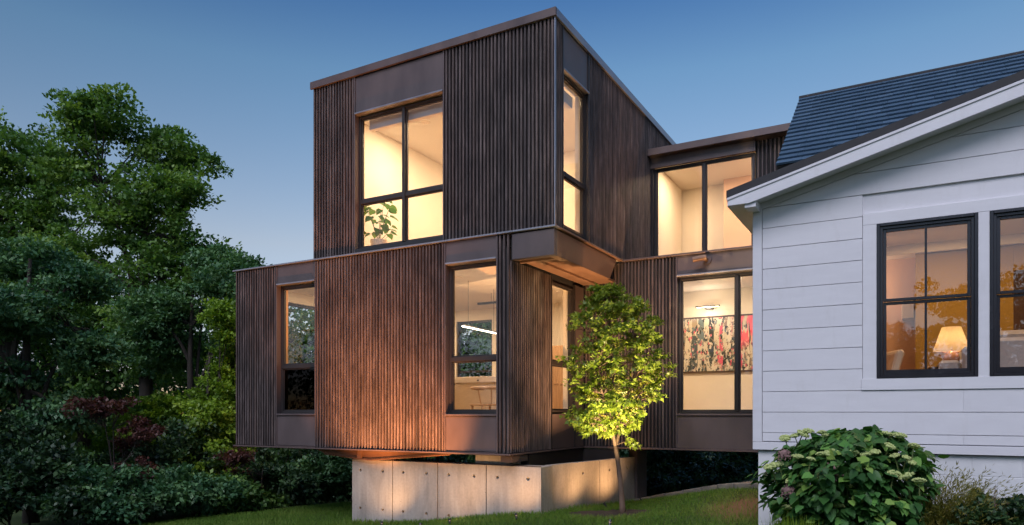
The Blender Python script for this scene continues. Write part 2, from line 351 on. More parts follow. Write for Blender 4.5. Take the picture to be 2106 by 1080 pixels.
# slats: one shared profile, one object each
def slat_profile():
    w, d = .0158, .046
    pts = [(-w, d), (-w, .007), (-w+.008, 0), (w-.008, 0), (w, .007), (w, d)]
    vs = [(x, y, z) for z in (0, 1) for x, y in pts]; n = len(pts)
    return MB().add(vs, [tuple(range(n)), tuple(range(n, 2*n))]+[(i, (i+1) % n, n+(i+1) % n, n+i) for i in range(n)]).mesh('slat', M['slat'])
SL = slat_profile()
def slats(face, plane, a0, a1, z0, z1, pitch=.064):
    n = max(1, round((a1-a0)/pitch)); p = (a1-a0)/n
    for i in range(n):
        a = a0+(i+.5)*p+random.uniform(-.002, .002); dd = random.uniform(-.002, .003)
        zz0 = z0+random.uniform(0, .004)
        w = random.uniform(.94, 1.06)
        if face == 'y': o = link('slat', SL, house, (a, plane+dd, zz0), (0, 0, random.uniform(-.02, .02)), (w, 1, z1-zz0))
        else: o = link('slat', SL, house, (plane-dd, a, zz0), (0, 0, R(90)+random.uniform(-.02, .02)), (w, 1, z1-zz0))
        hp(o)
def wall_open(name, face, plane, a0, a1, z0, z1, ops, d0=.048, d1=.10, mat='dark', inner='plaster', inn=.14):
    for (lo, hi, mt) in ((d0, d1, mat), (d1+.001, d1+inn, inner)):
        m = MB(); cur = a0 if mt == mat or face == 'y' else a0+.22
        def b(x0, x1, q0, q1):
            if face == 'x' and mt != mat: x0 = max(x0, a0+.22)
            if x1-x0 < .002 or q1-q0 < .002: return
            if face == 'y': m.box(x0, x1, plane+lo, plane+hi, q0, q1)
            else: m.box(plane-hi, plane-lo, x0, x1, q0, q1)
        for (o0, o1, q0, q1) in sorted(ops):
            b(cur, o0, z0, z1); b(o0, o1, z0, q0); b(o0, o1, q1, z1); cur = o1
        b(cur, a1, z0, z1)
        hp(m.build('wall' if mt == mat else 'inner_wall', M[mt], house))
def window(face, plane, a0, a1, z0, z1, mull=(), trans=(), d=.10, fw=.045, glass='glass', low=None, mat='frame'):
    """frame ring (part) with mullions and panes (sub-parts)"""
    def bx(m, x0, x1, dd0, dd1, q0, q1):
        if face == 'y': m.box(x0, x1, plane+dd0, plane+dd1, q0, q1)
        else: m.box(plane-dd1, plane-dd0, x0, x1, q0, q1)
    m = MB(); e = d+.09
    bx(m, a0, a0+fw, d, e, z0, z1); bx(m, a1-fw, a1, d, e, z0, z1); bx(m, a0+fw, a1-fw, d, e, z1-fw, z1); bx(m, a0+fw, a1-fw, d, e, z0, z0+fw)
    w = hp(m.build('window', M[mat], house, .004))
    xs = [a0+fw]+[v for q in mull for v in (q-.028, q+.028)]+[a1-fw]
    zs = [z0+fw]+[v for q in trans for v in (q-.035, q+.035)]+[z1-fw]
    for q in mull: o = MB(); bx(o, q-.028, q+.028, d-.02, e-.003, z0+fw, z1-fw); o.build('mullion', M[mat], w, .003)
    for q in trans:
        for i in range(0, len(xs), 2):
            o = MB(); bx(o, xs[i], xs[i+1], d-.004, e-.006, q-.035, q+.035); o.build('transom', M[mat], w, .003)
    for j in range(0, len(zs), 2):
        for i in range(0, len(xs), 2):
            x0, x1, q0, q1 = xs[i], xs[i+1], zs[j], zs[j+1]
            s = .022                                                        # slim sash round each pane
            o = MB(); bx(o, x0, x0+s, d+.02, d+.06, q0, q1); bx(o, x1-s, x1, d+.02, d+.06, q0, q1); bx(o, x0+s, x1-s, d+.02, d+.06, q0, q0+s); bx(o, x0+s, x1-s, d+.02, d+.06, q1-s, q1)
            o.build('sash', M[mat], w, .002)
            g = MB(); bx(g, x0+s, x1-s, d+.036, d+.042, q0+s, q1-s)
            go = g.build('pane', M[low if (low and j == 0) else glass], w, fix=True)
    return w
def bay_panel(face, plane, a0, a1, z0, z1, d=.014): return fbox('metal_panel', 'panel', face, plane, a0+.012, a1-.012, d, d+.02, z0, z1, .002)
def head_flash(face, plane, a0, a1, z): return fbox('head_flashing', 'flashing', face, plane, a0, a1, -.02, .09, z-.014, z+.014, .004)
def jambs(face, plane, a0, a1, z0, z1, mat='frame'):
    fbox('jamb', mat, face, plane, a0-.012, a0+.012, -.004, .14, z0, z1, .003); fbox('jamb', mat, face, plane, a1-.012, a1+.012, -.004, .14, z0, z1, .003)

xL0, xL1, xL2 = XA(482, YF), XA(568, YF), XA(648, YF)
xR1, xR2, xC = XA(915, YF), XA(1022, YF), XI
xU0, xU1, xU2 = XA(642, YF), XA(729, YF), XA(912, YF)
# lower storey, front face
slats('y', YF, xL0+.02, xL1-.015, ZB+.03, ZM-.03)
slats('y', YF, xL2+.015, xR1-.015, ZB+.03, ZM-.03)
slats('y', YF, xR2+.015, xC-.004, ZB+.03, ZM-.03)
ZH, ZS, ZX = 2.335, -.03, .83          # head flashing, sill, transom heights
wall_open('w', 'y', YF, xL0, xC-.105, ZB+.02, ZM-.05, [(xL1, xL2, ZS, ZH), (xR1, xR2, ZS, ZH)])
for a, b in ((xL1, xL2), (xR1, xR2)):
    bay_panel('y', YF, a, b, ZH+.014, ZM-.02); bay_panel('y', YF, a, b, ZB+.045, ZS-.04)
    head_flash('y', YF, a+.012, b-.012, ZH); fbox('sill', 'panel', 'y', YF, a+.012, b-.012, -.012, .10, ZS-.035, ZS-.005, .004)
    jambs('y', YF, a, b, ZB+.03, ZM-.03, 'panel')
    fbox('head_flashing', 'fascia', 'y', YF, a+.012, b-.012, 0, .05, ZB+.022, ZB+.036, .003)
window('y', YF, xL1+.014, xL2-.014, ZS, ZH-.02, trans=(ZX,), low='screen')
window('y', YF, xR1+.014, xR2-.014, ZS, ZH-.02, trans=(ZX,))
hbox('flashing', 'flashing', xL0-.02, XS+.02, YF-.03, YF+.12, ZM-.018, ZM+.010, bevel=.004)
hbox('bottom_angle', 'fascia', xL0-.015, XI+.02, YF-.022, YF+.12, ZB-.004, ZB+.020, bevel=.003)
hbox('roof', 'asphalt', xL0, xU0, YF+.12, 14.6, ZM-.20, ZM-.012)
# inset side face
yI1, yI2 = YA(1135, XI), YA(1183, XI)
slats('x', XI, YF+.03, yI1-.015, ZB+.03, 2.28)
wall_open('w', 'x', XI, YF+.036, YW, ZB+.02, 2.50, [(yI1, yI2, 0.0, 2.20)])
fbox('metal_panel', 'panel', 'x', XI, yI1+.012, yI2, .014, .034, ZB+.03, -.04); jambs('x', XI, yI1, yI2, ZB+.03, 2.27)
fbox('metal_panel', 'panel', 'x', XI, yI2+.014, YW-.002, .005, .034, ZB+.03, 2.27)
window('x', XI, yI1+.014, yI2-.014, 0.0, 2.20, trans=(ZX,), d=.03, fw=.03)
hbox('bottom_angle', 'fascia', XI-.10, XI+.022, YF+.121, YW-.02, ZB-.004, ZB+.020, bevel=.003)
# steel beam carrying the upper corner, and its soffit
beam = MB().prism([(YF+.12, 2.28), (11.45, 2.28), (11.78, 2.66), (YF+.12, 2.66)], lambda a, b, d: (d, a, b), XS-.14, XS-.015)
hp(beam.build('beam', M['soffit'], house, .004))
hbox('beam', 'panel', XI+.035, XS-.015, YF+.006, YF+.118, 2.28, 2.66, bevel=.004)
hbox('gap_shade', 'dark', XI+.002, XI+.034, YF+.04, YF+.118, 2.28, 2.66)  # black filler: paints the shade of the gap between slats and beam
hbox('soffit', 'soffit', XI+.002, XS-.142, YF+.12, YW-.002, 2.32, 2.36)
hbox('soffit_rib', 'soffit', XI+.002, XS-.142, YF+.30, YF+.36, 2.285, 2.318)
hbox('soffit_rib', 'soffit', XI+.25, XI+.31, YF+.362, YW-.05, 2.285, 2.318)
hbox('flashing', 'soffit', XS-.06, XS+.02, YF+.121, 12.0, ZM-.018, ZM+.010, bevel=.004)
# upper box
hbox('roof', 'fascia', xU0-.02, XS+.03, YF-.035, YF+.005, ZT-.125, ZT, bevel=.004)
hbox('fascia', 'flashing', XS-.005, XS+.03, YF+.006, 17.2, ZT-.125, ZT, bevel=.004)
hbox('roof', 'asphalt', xU0, XS-.006, YF+.04, 17.2, ZT-.14, ZT-.02)
slats('y', YF, xU0+.01, xU1-.015, ZM+.012, ZT-.127)
slats('y', YF, xU2+.015, XS-.012, ZM+.012, ZT-.127)
fbox('corner_trim', 'flashing', 'y', YF, XS-.008, XS+.006, -.006, .03, ZM+.012, ZT-.127)
ZUH, ZUT, ZUS = 5.09, 3.60, 2.775
wall_open('w', 'y', YF, xU0, XS-.105, ZM+.011, ZT-.14, [(xU1, xU2, ZUS, ZUH)])
bay_panel('y', YF, xU1, xU2, ZUH+.014, ZT-.14); head_flash('y', YF, xU1+.012, xU2-.012, ZUH); jambs('y', YF, xU1, xU2, ZM+.012, ZT-.127, 'panel')
fbox('sill', 'frame', 'y', YF, xU1+.012, xU2-.012, .0, .1, ZM+.012, ZUS)
window('y', YF, xU1+.014, xU2-.014, ZUS, ZUH-.02, mull=(XA(823, YF),), trans=(ZUT,))
yV1, yV2 = YA(1158.5, XS), YA(1211, XS)
slats('x', XS, YF+.035, yV1-.012, ZM+.012, ZT-.127); slats('x', XS, yV2+.012, 15.9, ZM+.012, ZT-.127)
wall_open('w', 'x', XS, YF+.036, 16.9, ZM+.011, ZT-.14, [(yV1, yV2, ZUS, ZUH)])
bay_panel('x', XS, yV1, yV2, ZUH+.014, ZT-.14); head_flash('x', XS, yV1+.012, yV2-.012, ZUH); jambs('x', XS, yV1, yV2, ZM+.012, ZT-.127)
window('x', XS, yV1+.014, yV2-.014, ZUS, ZUH-.02, trans=(3.58,), d=.05, fw=.03)
hbox('wall', 'dark', xU0+.001, xU0+.12, YF+.25, 16.9, ZM, ZT-.15)
# upper room
hbox('inner_wall', 'plaster', xU0+.13, XS-.26, 13.6, 13.7, ZM+.06, ZT-.2)
hbox('inner_wall', 'plaster', xU0+.13, xU0+.22, YF+.25, 13.6, ZM+.06, ZT-.2)
hbox('ceiling', 'ceil', xU0+.13, XS-.25, YF+.25, 13.7, ZT-.38, ZT-.2)
hbox('floor', 'floorwood', xU0+.13, XS-.12, YF+.25, 13.7, ZM+.02, ZM+.055)
# lower wing
xW0, xW1 = XI, XA(1391, YW)
slats('y', YW, xW0+.01, xW1-.015, ZB+.03, ZM-.03)
wall_open('w', 'y', YW, xW0-.16, -.9, ZB+.02, ZM-.05, [(xW1, -1.45, ZS, ZH)])
bay_panel('y', YW, xW1, -.95, ZH+.014, ZM-.02); bay_panel('y', YW, xW1, -.95, ZB+.03, ZS-.04); head_flash('y', YW, xW1+.012, -.96, ZH)
fbox('sill', 'panel', 'y', YW, xW1+.012, -.96, -.012, .10, ZS-.035, ZS-.005, .004); jambs('y', YW, xW1, -1.45, ZB+.03, ZM-.03, 'panel')
window('y', YW, xW1+.014, -1.47, ZS, ZH-.02, mull=(XA(1513.5, YW),))
hbox('flashing', 'fascia', XS-.0, -.9, YW-.03, YW+.12, ZM-.022, ZM+.012, bevel=.004)
hbox('bottom_angle', 'fascia', XI+.023, -.9, YW-.022, YW+.12, ZB-.004, ZB+.026, bevel=.003)
hbox('roof', 'asphalt', XS+.002, -.9, YW+.12, YU+.1, ZM-.12, ZM-.02)
# upper wing
zW = 5.13; xV0, xV1 = XA(1347, YU), XA(1553, YU)
hbox('roof', 'fascia', XS+.004, -.3, YU-.20, 17.2, zW-.13, zW, bevel=.004)
hbox('metal_panel', 'panel', XS+.004, xV1+.01, YU-.03, YU+.03, 4.80, zW-.131)
slats('y', YU, xV1+.02, -.9, ZM+.012, zW-.14, .072)
wall_open('w', 'y', YU, XS+.01, -.9, ZM+.0, zW-.132, [(xV0-.03, xV1, ZM+.03, 4.83)])
window('y', YU, xV0-.03, xV1-.012, ZM+.03, 4.80, mull=(XA(1447, YU),), d=.05)
fbox('jamb', 'frame', 'y', YU, XS+.012, xV0-.035, 0, .06, ZM, 4.80)
hbox('inner_wall', 'plaster', XS+.01, -.9, 15.55, 15.65, ZM, 4.98); hbox('inner_wall', 'pink', XA(1492, 15.4), -.9, 15.25, 15.545, ZM+.06, 4.95)
hbox('inner_wall', 'plaster', XS+.02, XS+.08, YU+.2, 15.5, ZM+.06, 4.95)
hbox('ceiling', 'ceil', XS+.01, -.9, YU+.19, 15.6, 4.90, 4.99); hbox('floor', 'floorwood', XS+.01, -.9, YU+.19, 15.6, ZM+.0, ZM+.04)
# lower rooms
hbox('floor', 'floorwood', xL0+.1, XI-.25, YF+.26, 14.7, ZB+.02, ZB+.16); hbox('floor', 'floorwood', XI-.249, -.9, YW+.25, 14.7, ZB+.02, ZB+.16)
hbox('ceiling', 'ceil', xL0+.1, XI-.25, YF+.26, 14.7, 2.46, 2.52); hbox('ceiling', 'ceil', XI-.249, -.9, YW+.25, 14.7, 2.46, 2.52)
hbox('soffit', 'dark', xL0+.02, XI-.12, YF+.13, 14.7, ZB-.02, ZB+.015); hbox('soffit', 'dark', XI-.119, -.9, YW+.13, 14.7, ZB-.02, ZB+.015)
def back_wall(x0, x1, y, ops):
    m = MB(); cur = x0
    for a, b, q0, q1 in ops:
        m.box(cur, a, y, y+.2, ZB+.16, 2.46); m.box(a, b, y, y+.2, ZB+.16, q0); m.box(a, b, y, y+.2, q1, 2.46); cur = b
    m.box(cur, x1, y, y+.2, ZB+.16, 2.46); hp(m.build('inner_wall', M['plaster'], house))
back_wall(xL0+.1, -5.55, 14.5, [(-11.0, -10.0, .55, 2.2), (-9.72, -8.7, .55, 2.2), (-8.45, -7.5, .55, 2.2)])
for a, b in ((-11.0, -10.0), (-9.72, -8.7), (-8.45, -7.5)):
    m = MB(); y = 14.55
    m.box(a, a+.05, y, y+.08, .55, 2.2); m.box(b-.05, b, y, y+.08, .55, 2.2); m.box(a+.05, b-.05, y, y+.08, .55, .6); m.box(a+.05, b-.05, y, y+.08, 2.15, 2.2); m.box(a+.05, b-.05, y+.01, y+.07, .95, 1.0)
    w = hp(m.build('window', M['frame'], house)); MB().box(a+.05, b-.05, y+.03, y+.036, .6, 2.15).build('pane', M['glass'], w)
hbox('inner_wall', 'plaster', -5.549, -5.45, 12.3, 14.7, ZB+.16, 2.46)
hbox('inner_wall', 'plaster', -5.449, -.9, 14.5, 14.6, ZB+.16, 2.46)
# glazed end wall on the left
zz = [(YF+.26, 9.75), (12.9, 14.7)]
for a, b in zz: hbox('wall', 'plaster', xL0+.02, xL0+.2, a, b, ZB+.02, 2.46)
hbox('wall', 'plaster', xL0+.02, xL0+.2, 9.75, 12.9, ZB+.02, .3); hbox('wall', 'plaster', xL0+.02, xL0+.2, 9.75, 12.9, 2.25, 2.46)
w = hp(MB().box(xL0+.08, xL0+.14, 9.75, 9.81, .3, 2.25).box(xL0+.08, xL0+.14, 12.84, 12.9, .3, 2.25).box(xL0+.08, xL0+.14, 9.81, 12.84, .3, .36).box(xL0+.08, xL0+.14, 9.81, 12.84, 2.19, 2.25).build('window', M['frame'], house))
MB().box(xL0+.11, xL0+.116, 9.81, 12.84, .36, 2.19).build('pane', M['glass'], w)
hbox('jamb', 'orange', xL1+.016, xL1+.03, YF+.20, YF+.262, ZS, ZH)
hbox('inner_wall', 'plaster', -8.6, -8.5, 9.55, 10.6, ZB+.16, 2.46)
# roller shades behind the upper windows
hbox('roller_shade', 'shade_white', xU1+.1, xU2-.05, YF+.27, YF+.36, ZUH-.20, ZUH-.02); hbox('roller_shade', 'shade_white', XS-.36, XS-.27, yV1+.05, yV2-.03, ZUH-.20, ZUH-.02)
# steel outriggers under the floor
px = lambda p: XA(p, YF+.22)
m = MB().prism([(px(650), ZB-.02), (px(673), ZB-.10), (px(765), ZB-.178), (px(930), ZB-.03), (px(930), ZB-.02)], lambda a, b, d: (a, d, b), YF+.20, YF+.24)
m.box(px(745)-.04, px(745)+.04, YF+.14, YF+.2, ZB-.15, ZB-.02)
hp(m.build('steel_bracket', M['steel'], house))
m = MB(); a, b, c_ = Vector((px(673), YF+.16, ZB-.10)), Vector((px(765), YF+.16, ZB-.175)), Vector((px(930), YF+.16, ZB-.03))
m.tube([a, b, c_], .012, 6); hp(m.build('steel_rod', M['steel'], house))
hbox('steel_beam', 'panel', -5.48, -5.28, YF+.12, 9.90, ZB-.115, ZB-.021)
for q0, q1, q2, q3 in ((-5.42, XI-.02, 9.92, YW+.1), (XI-.019, -4.6, YW-.0, YW+.1)): hbox('steel_beam', 'frame', q0, q1, q2, q3, ZB-.45, ZB-.021)
m = MB().prism([(-4.60, 12.62), (-4.42, 12.58), (-4.36, 12.95), (-4.54, 13.0)], lambda a, b, d: (a, b, d), -2.4, ZB-.01); hp(m.build('steel_column', M['panel'], house))
# wall spotlight on the fascia panel over the big lower window
q = onY(1455, 535, YW+.012); m = MB(); m.tube([(q[0], q[1], q[2]), (q[0], q[1]-.03, q[2])], .07, 16); ws = hp(m.build('wall_spotlight', M['panel'], house))
MB().tube([(q[0], q[1]-.03, q[2]), (q[0]-.03, q[1]-.12, q[2])], .028, 12).build('bracket', M['soffit'], ws)
MB().tube([(q[0]+.02, q[1]-.14, q[2]+.02), (q[0]-.20, q[1]-.17, q[2]-.005)], .045, 16).build('lamp_head', M['soffit'], ws)

# ------------------------------------------------------------------ lamps inside
def plight(name, loc, e, col=(1, .72, .44), r=.12):
    l = bpy.data.lights.new(name, 'POINT'); l.energy = e*.55; l.color = col; l.shadow_soft_size = r
    o = bpy.data.objects.new(name, l); C.objects.link(o); o.location = loc; return o
def downlight(x, y, z, e, label, col=(1, .72, .44)):
    t = thing('ceiling_light', label, 'ceiling light', (x, y, z), group='recessed ceiling lights')
    MB().lathe([(.055, -.004), (.085, -.008), (.085, 0), (.055, 0)], n=20).build('trim_ring', M['paper'], t)
    MB().lathe([(.054, -.003), (.054, -.001)], n=20).build('diffuser', M['lamp'], t)
    l = bpy.data.lights.new('ceiling_light_glow', 'AREA'); l.shape = 'DISK'; l.size = .16; l.energy = e*.85; l.color = col
    o = bpy.data.objects.new('ceiling_light_glow', l); C.objects.link(o); o.location = (x, y, z-.012)
for x, y, w in ((-8.0, 10.9, 'over the leafy plant behind the big upper window'), (-5.6, 10.9, 'behind the narrow upper side window at the corner'), (-7.2, 12.6, 'near the back wall of the upper room')): downlight(x, y, ZT-.38, 40, 'round recessed ceiling light '+w)
for x, y, w in ((-9.6, 10.6, 'near the glazed end of the lower room'), (-9.6, 13.0, 'in the far left corner of the lower room'), (-7.2, 10.8, 'above the kitchen island'), (-6.3, 13.0, 'before the tall wood cupboard')): downlight(x, y, 2.46, 24, 'round recessed ceiling light '+w)
for x, y, w in ((-3.7, 14.1, 'behind the left pane of the window beside the blue roof'), (-2.2, 14.1, 'behind the right pane of the window beside the blue roof')): downlight(x, y, 4.90, 24, 'round recessed ceiling light '+w)
for x, y, w in ((-4.2, 13.1, 'left of the picture light'), (-2.4, 13.1, 'right of the picture light, before the painting')): downlight(x, y, 2.46, 21, 'round recessed ceiling light '+w)

# pendant LED bars
a = onY(951, 671, 11.6); b = onY(1024, 690, 11.6)
t = thing('pendant_light', 'lit thin bar pendant glowing over the kitchen island', 'pendant light', a)
v = Vector(onY(951, 671, 11.0)); w = Vector(onY(1026, 687, 12.46)); v -= Vector(a); w -= Vector(a)
MB().tube([v+Vector((0, 0, .025)), w+Vector((0, 0, .025))], .014, 8).build('housing', M['black'], t)
MB().tube([v, w], .011, 8).build('led_strip', M['led'], t)
for k in (.15, .85):
    p = v.lerp(w, k); MB().tube([p, (p.x, p.y, 2.46-a[2])], .004, 5).build('wire', M['black'], t)
a = onY(985, 625, 12.6)
t = thing('pendant_light', 'unlit dark bar pendant hanging above and behind the glowing one', 'pendant light', a)
MB().box(-.02, .6, -.03, .03, -.02, .02).build('housing', M['black'], t); MB().tube([(.3, 0, .02), (.3, 0, 2.46-a[2])], .004, 5).build('wire', M['black'], t)

# kitchen island and chair seen through the lower window
zf = ZB+.16
isl = thing('kitchen_island', 'pale wood kitchen island with a light worktop behind the lower window', 'kitchen island', (-7.3, 10.9, zf))
MB().box(-1.0, .9, 0, .7, 0, 1.02).build('cabinet', M['cream'], isl); MB().box(-1.05, .95, -.05, .75, 1.022, 1.13).build('worktop', M['paper'], isl, .004)
for k in range(3): MB().lathe([(.018, 0), (.018, .02)], (-.7+k*.6, -.06, 1.05), 10).build('knob', M['black'], isl)
def bent_chair(x, y, rz, label):
    t = thing('wooden_chair', label, 'chair', (x, y, zf), rz)
    MB().box(-.21, .21, -.20, .20, .60, .63).build('seat', M['wood'], t, .008)
    for sx in (-1, 1):
        for sy in (-1, 1): MB().tube([(sx*.24, sy*.22, 0), (sx*.18, sy*.17, .60)], [.014, .02], 8).build('leg', M['wood'], t)
    arc = [(.25*math.cos(q), .22*math.sin(q)+.02, .90) for q in np.linspace(R(-25), R(205), 12)]
    MB().tube(arc, .028, 8).build('backrest', M['wood'], t, smooth=True)
    for sx in (-1, 1): MB().tube([(sx*.19, 0, .62), (sx*.24, .03, .9)], .013, 8).build('arm_post', M['wood'], t)
    MB().tube([(-.21, -.19, .25), (.21, -.19, .25)], .012, 6).build('stretcher', M['wood'], t)
bent_chair(XA(1000, 10.45), 10.45, R(150), 'curved-back wooden counter chair standing at the kitchen island')
cab = thing('wood_cabinet', 'tall pale wood cupboard behind the narrow side window', 'cupboard', (-7.2, 13.6, zf))
MB().box(0, 1.6, 0, .6, 0, 1.9).build('carcass', M['wood'], cab)
for k in range(3): MB().box(.02+k*.53, .53+k*.53, -.02, -.001, .05, 1.05).build('door', M['wood'], cab, .003)
for k in range(3): MB().box(.02+k*.53, .53+k*.53, -.02, -.001, 1.07, 1.88).build('door', M['wood'], cab, .003)
# painting and picture light
pa = onY(1402, 655, 14.5); pb = onY(1402, 768, 14.5)
pt = thing('abstract_painting', 'wide abstract painting with pink and dark patches on the cream wall', 'painting', (pa[0], 14.5, pb[2]))
PW = 3.0; PH = pa[2]-pb[2]
MB().box(.03, PW-.03, -.036, -.006, .03, PH-.03).build('canvas', M['art'], pt)
m = MB().box(0, .03, -.045, -.002, 0, PH).box(PW-.03, PW, -.045, -.002, 0, PH).box(.03, PW-.03, -.045, -.002, 0, .03).box(.03, PW-.03, -.045, -.002, PH-.03, PH); m.build('frame', M['brown'], pt)
q = onY(1456, 630, 14.3)
pl = thing('picture_light', 'slim dark picture light on the wall above the painting', 'picture light', (q[0], 14.5, q[2]))
MB().tube([(-.24, -.22, 0), (.24, -.22, 0)], .016, 8).build('lamp_tube', M['black'], pl); MB().box(-.07, .07, -.20, -.002, -.045, -.01).build('mount', M['black'], pl)
MB().box(-.22, .22, -.228, -.212, -.019, -.0165).build('led_strip', M['lamp'], pl)
plight('picture_light_glow', (q[0], 14.20, q[2]-.06), 7, (1, .8, .58), .05)
# upper room things
up = thing('potted_plant', 'leafy potted plant standing inside the upper corner window', 'plant', (XA(775, 9.9), 9.95, ZM+.06))
MB().lathe([(.10, 0), (.15, .32), (.13, .32), (.12, .28)], n=16).build('pot', M['paper'], up)
up_obj = up; up_loc = up.location.copy()

# ------------------------------------------------------------------ concrete walls
def panel_mesh(parent, org, ux, L, z0, z1, holes, th=.06):
    """one cast panel; round tie holes are really sunk into its face. org: left end (Vector) on the face, ux: direction"""
    ux = Vector(ux).normalized(); nrm = Vector((ux.y, -ux.x, 0))          # outward (towards the viewer)
    P = lambda a, z, d: org+ux*a+nrm*(-d)+Vector((0, 0, z))
    hs = .05; r = .028; bm = bmesh.new()
    cuts_a = sorted({0, L, *[v for a, z in holes for v in (a-hs, a+hs)]}); cuts_z = sorted({z0, z1, *[v for a, z in holes for v in (z-hs, z+hs)]})
    V = lambda a, z, d=0: bm.verts.new(P(a, z, d))
    for i in range(len(cuts_a)-1):
        for j in range(len(cuts_z)-1):
            a0, a1, q0, q1 = cuts_a[i], cuts_a[i+1], cuts_z[j], cuts_z[j+1]; h = None
            for (a, z) in holes:
                if abs((a0+a1)/2-a) < .001 and abs((q0+q1)/2-z) < .001 and a1-a0 < .101 and q1-q0 < .101: h = (a, z)
            if not h: bm.faces.new([V(a0, q0), V(a1, q0), V(a1, q1), V(a0, q1)]); continue
            a, z = h; N = 16
            def sq(k):
                q = 2*math.pi*k/N; c, s_ = math.cos(q), math.sin(q); f = hs/max(abs(c), abs(s_)); return a+c*f, z+s_*f
            outer = [V(*sq(k)) for k in range(N)]; rim = [V(a+r*math.cos(2*math.pi*k/N), z+r*math.sin(2*math.pi*k/N)) for k in range(N)]
            deep = [V(a+r*.8*math.cos(2*math.pi*k/N), z+r*.8*math.sin(2*math.pi*k/N), .055) for k in range(N)]
            for k in range(N):
                l = (k+1) % N; bm.faces.new([outer[k], outer[l], rim[l], rim[k]]); bm.faces.new([rim[k], rim[l], deep[l], deep[k]])
            bm.faces.new(deep)
    for quad in (((0, z1, 0), (L, z1, 0), (L, z1, th), (0, z1, th)), ((0, z0, 0), (0, z1, 0), (0, z1, th), (0, z0, th)), ((L, z0, 0), (L, z0, th), (L, z1, th), (L, z1, 0))):
        bm.faces.new([V(*v) for v in quad])
    bmesh.ops.remove_doubles(bm, verts=bm.verts, dist=1e-5)
    me = bpy.data.meshes.new('panel'); bm.to_mesh(me); bm.free(); me.materials.append(M['concrete'])
    return link('panel', me, parent)
Y1 = 9.5; ZC = -.835; ZD = -2.7
cw = thing('concrete_wall', 'long low concrete wall of four cast panels under the slatted front', 'wall')
xs = [XA(724.5, Y1), XA(807.5, Y1), XA(900, Y1), XA(1000, Y1), XA(1110, Y1)]
hol = [[(741, 968), (787, 971)], [(829, 973), (877, 976)], [(923, 978), (975, 981)], [(1023, 984), (1086, 987)]]
for i in range(4):
    x0, x1 = xs[i]+(.009 if i else 0), xs[i+1]-(.009 if i < 3 else 0)
    hh = []
    for (hx, hy) in hol[i]:
        q = onY(hx, hy, Y1); hh += [(q[0]-x0, -1.02+.0), (q[0]-x0, -1.02-.66)]
    panel_mesh(cw, Vector((x0, Y1, 0)), (1, 0, 0), x1-x0, ZD, ZC, hh)
box('core', M['concrete'], cw, xs[0]+.002, xs[-1]-.002, Y1+.05, Y1+.40, ZD, ZC-.004)
box('side_panel', M['concrete'], cw, xs[-1]-.001, xs[-1]+.02, Y1+.005, Y1+.40, ZD, ZC-.002)
box('top_angle', M['steel'], cw, xs[0], xs[-1], Y1+.02, Y1+.06, ZC+.001, ZC+.012)
cs = thing('concrete_pedestal', 'short raised concrete block behind the top edge of the long wall', 'concrete block', (-5.75, Y1+.66, ZC-.6))
q0, q1 = XA(978, Y1+.07), XA(1050, Y1+.07)
MB().box(q0+5.75, q1+5.75, -.595, -.25, .6+.013, .6+.158).build('block', M['concrete'], cs, .006)
cw2 = thing('concrete_wall', 'two-panel concrete wall behind the young tree, set at an angle', 'wall')
A2, B2 = Vector((-4.915, 10.0, 0)), Vector((-4.47, 12.62, 0)); u2 = (B2-A2).normalized(); L2 = (B2-A2).length
tsp = 1.42
panel_mesh(cw2, A2, u2, tsp-.006, ZD, ZC, [(.9, -1.02), (.35, -1.62), (.9, -1.62)])
panel_mesh(cw2, A2+u2*(tsp+.006), u2, L2-tsp-.006, ZD, ZC, [(.12+.2, -1.02), (.95, -1.02)])
n2 = Vector((-u2.y, u2.x, 0)); m = MB().prism([(A2.x+n2.x*.05, A2.y+n2.y*.05), (B2.x+n2.x*.05, B2.y+n2.y*.05), (B2.x+n2.x*.13, B2.y+n2.y*.13), (A2.x+n2.x*.13, A2.y+n2.y*.13)], lambda a, b, d: (a, b, d), ZD, ZC-.005)
m.build('core', M['concrete'], cw2)

# ------------------------------------------------------------------ white house
YH = 8.33; XH = -1.56
wh = thing('white_house', 'white house with flat lap siding, blue shingle roof and black sash windows', 'house', (XH, YH, -1.5))
WO = Vector((XH, YH, -1.5))
def wp(o): o.location = Vector(o.location)-WO; return o
def wbox(name, mat, *a, bevel=0): return wp(box(name, M[mat], wh, *a, bevel=bevel))
sl = .262; rake = lambda x: 2.452+sl*(x+1.79)           # top of the dark roof edge on plane y = 8.03
frieze = lambda x: 2.27+sl*(x+1.46)
xa0 = -1.455; xwl, xwr = -.45, 1.75
W1 = (XA(1803, YH), XA(2012, YH)); W2 = (XA(2035, YH), XA(2035, YH)+W1[1]-W1[0]); zw0, zw1 = .345, 1.955
rows = []; z = -.19
PXZ = .2286; zrow0 = (847-806)*(YH/ray(1572)[1])       # a joint seen at this height by the corner board
k0 = -3
def board(x0, x1, z0, z1):
    z0 += .0028; z1 -= .0028
    if x1-x0 < .02: return
    poly = [(x0, z0), (x1, z0), (x1, z1), (x0, z1)]
    # cut by the raking frieze
    out = []
    for i in range(4):
        p, q = poly[i], poly[(i+1) % 4]; fp, fq = frieze(p[0])-.004-p[1], frieze(q[0])-.004-q[1]
        if fp >= 0: out.append(p)
        if (fp >= 0) != (fq >= 0): s = fp/(fp-fq); out.append((p[0]+s*(q[0]-p[0]), p[1]+s*(q[1]-p[1])))
    if len(out) < 3: return
    off = random.uniform(0, .0012)
    wp(MB().prism(out, lambda a, b, d: (a, YH+d, b), -.012-off, .012).build('board', M['white'], wh, .0015))
zj = zrow0-PXZ*2-.03
ztop = 4.3; zlist = [-.42+.09]
zz_ = zrow0-2*PXZ
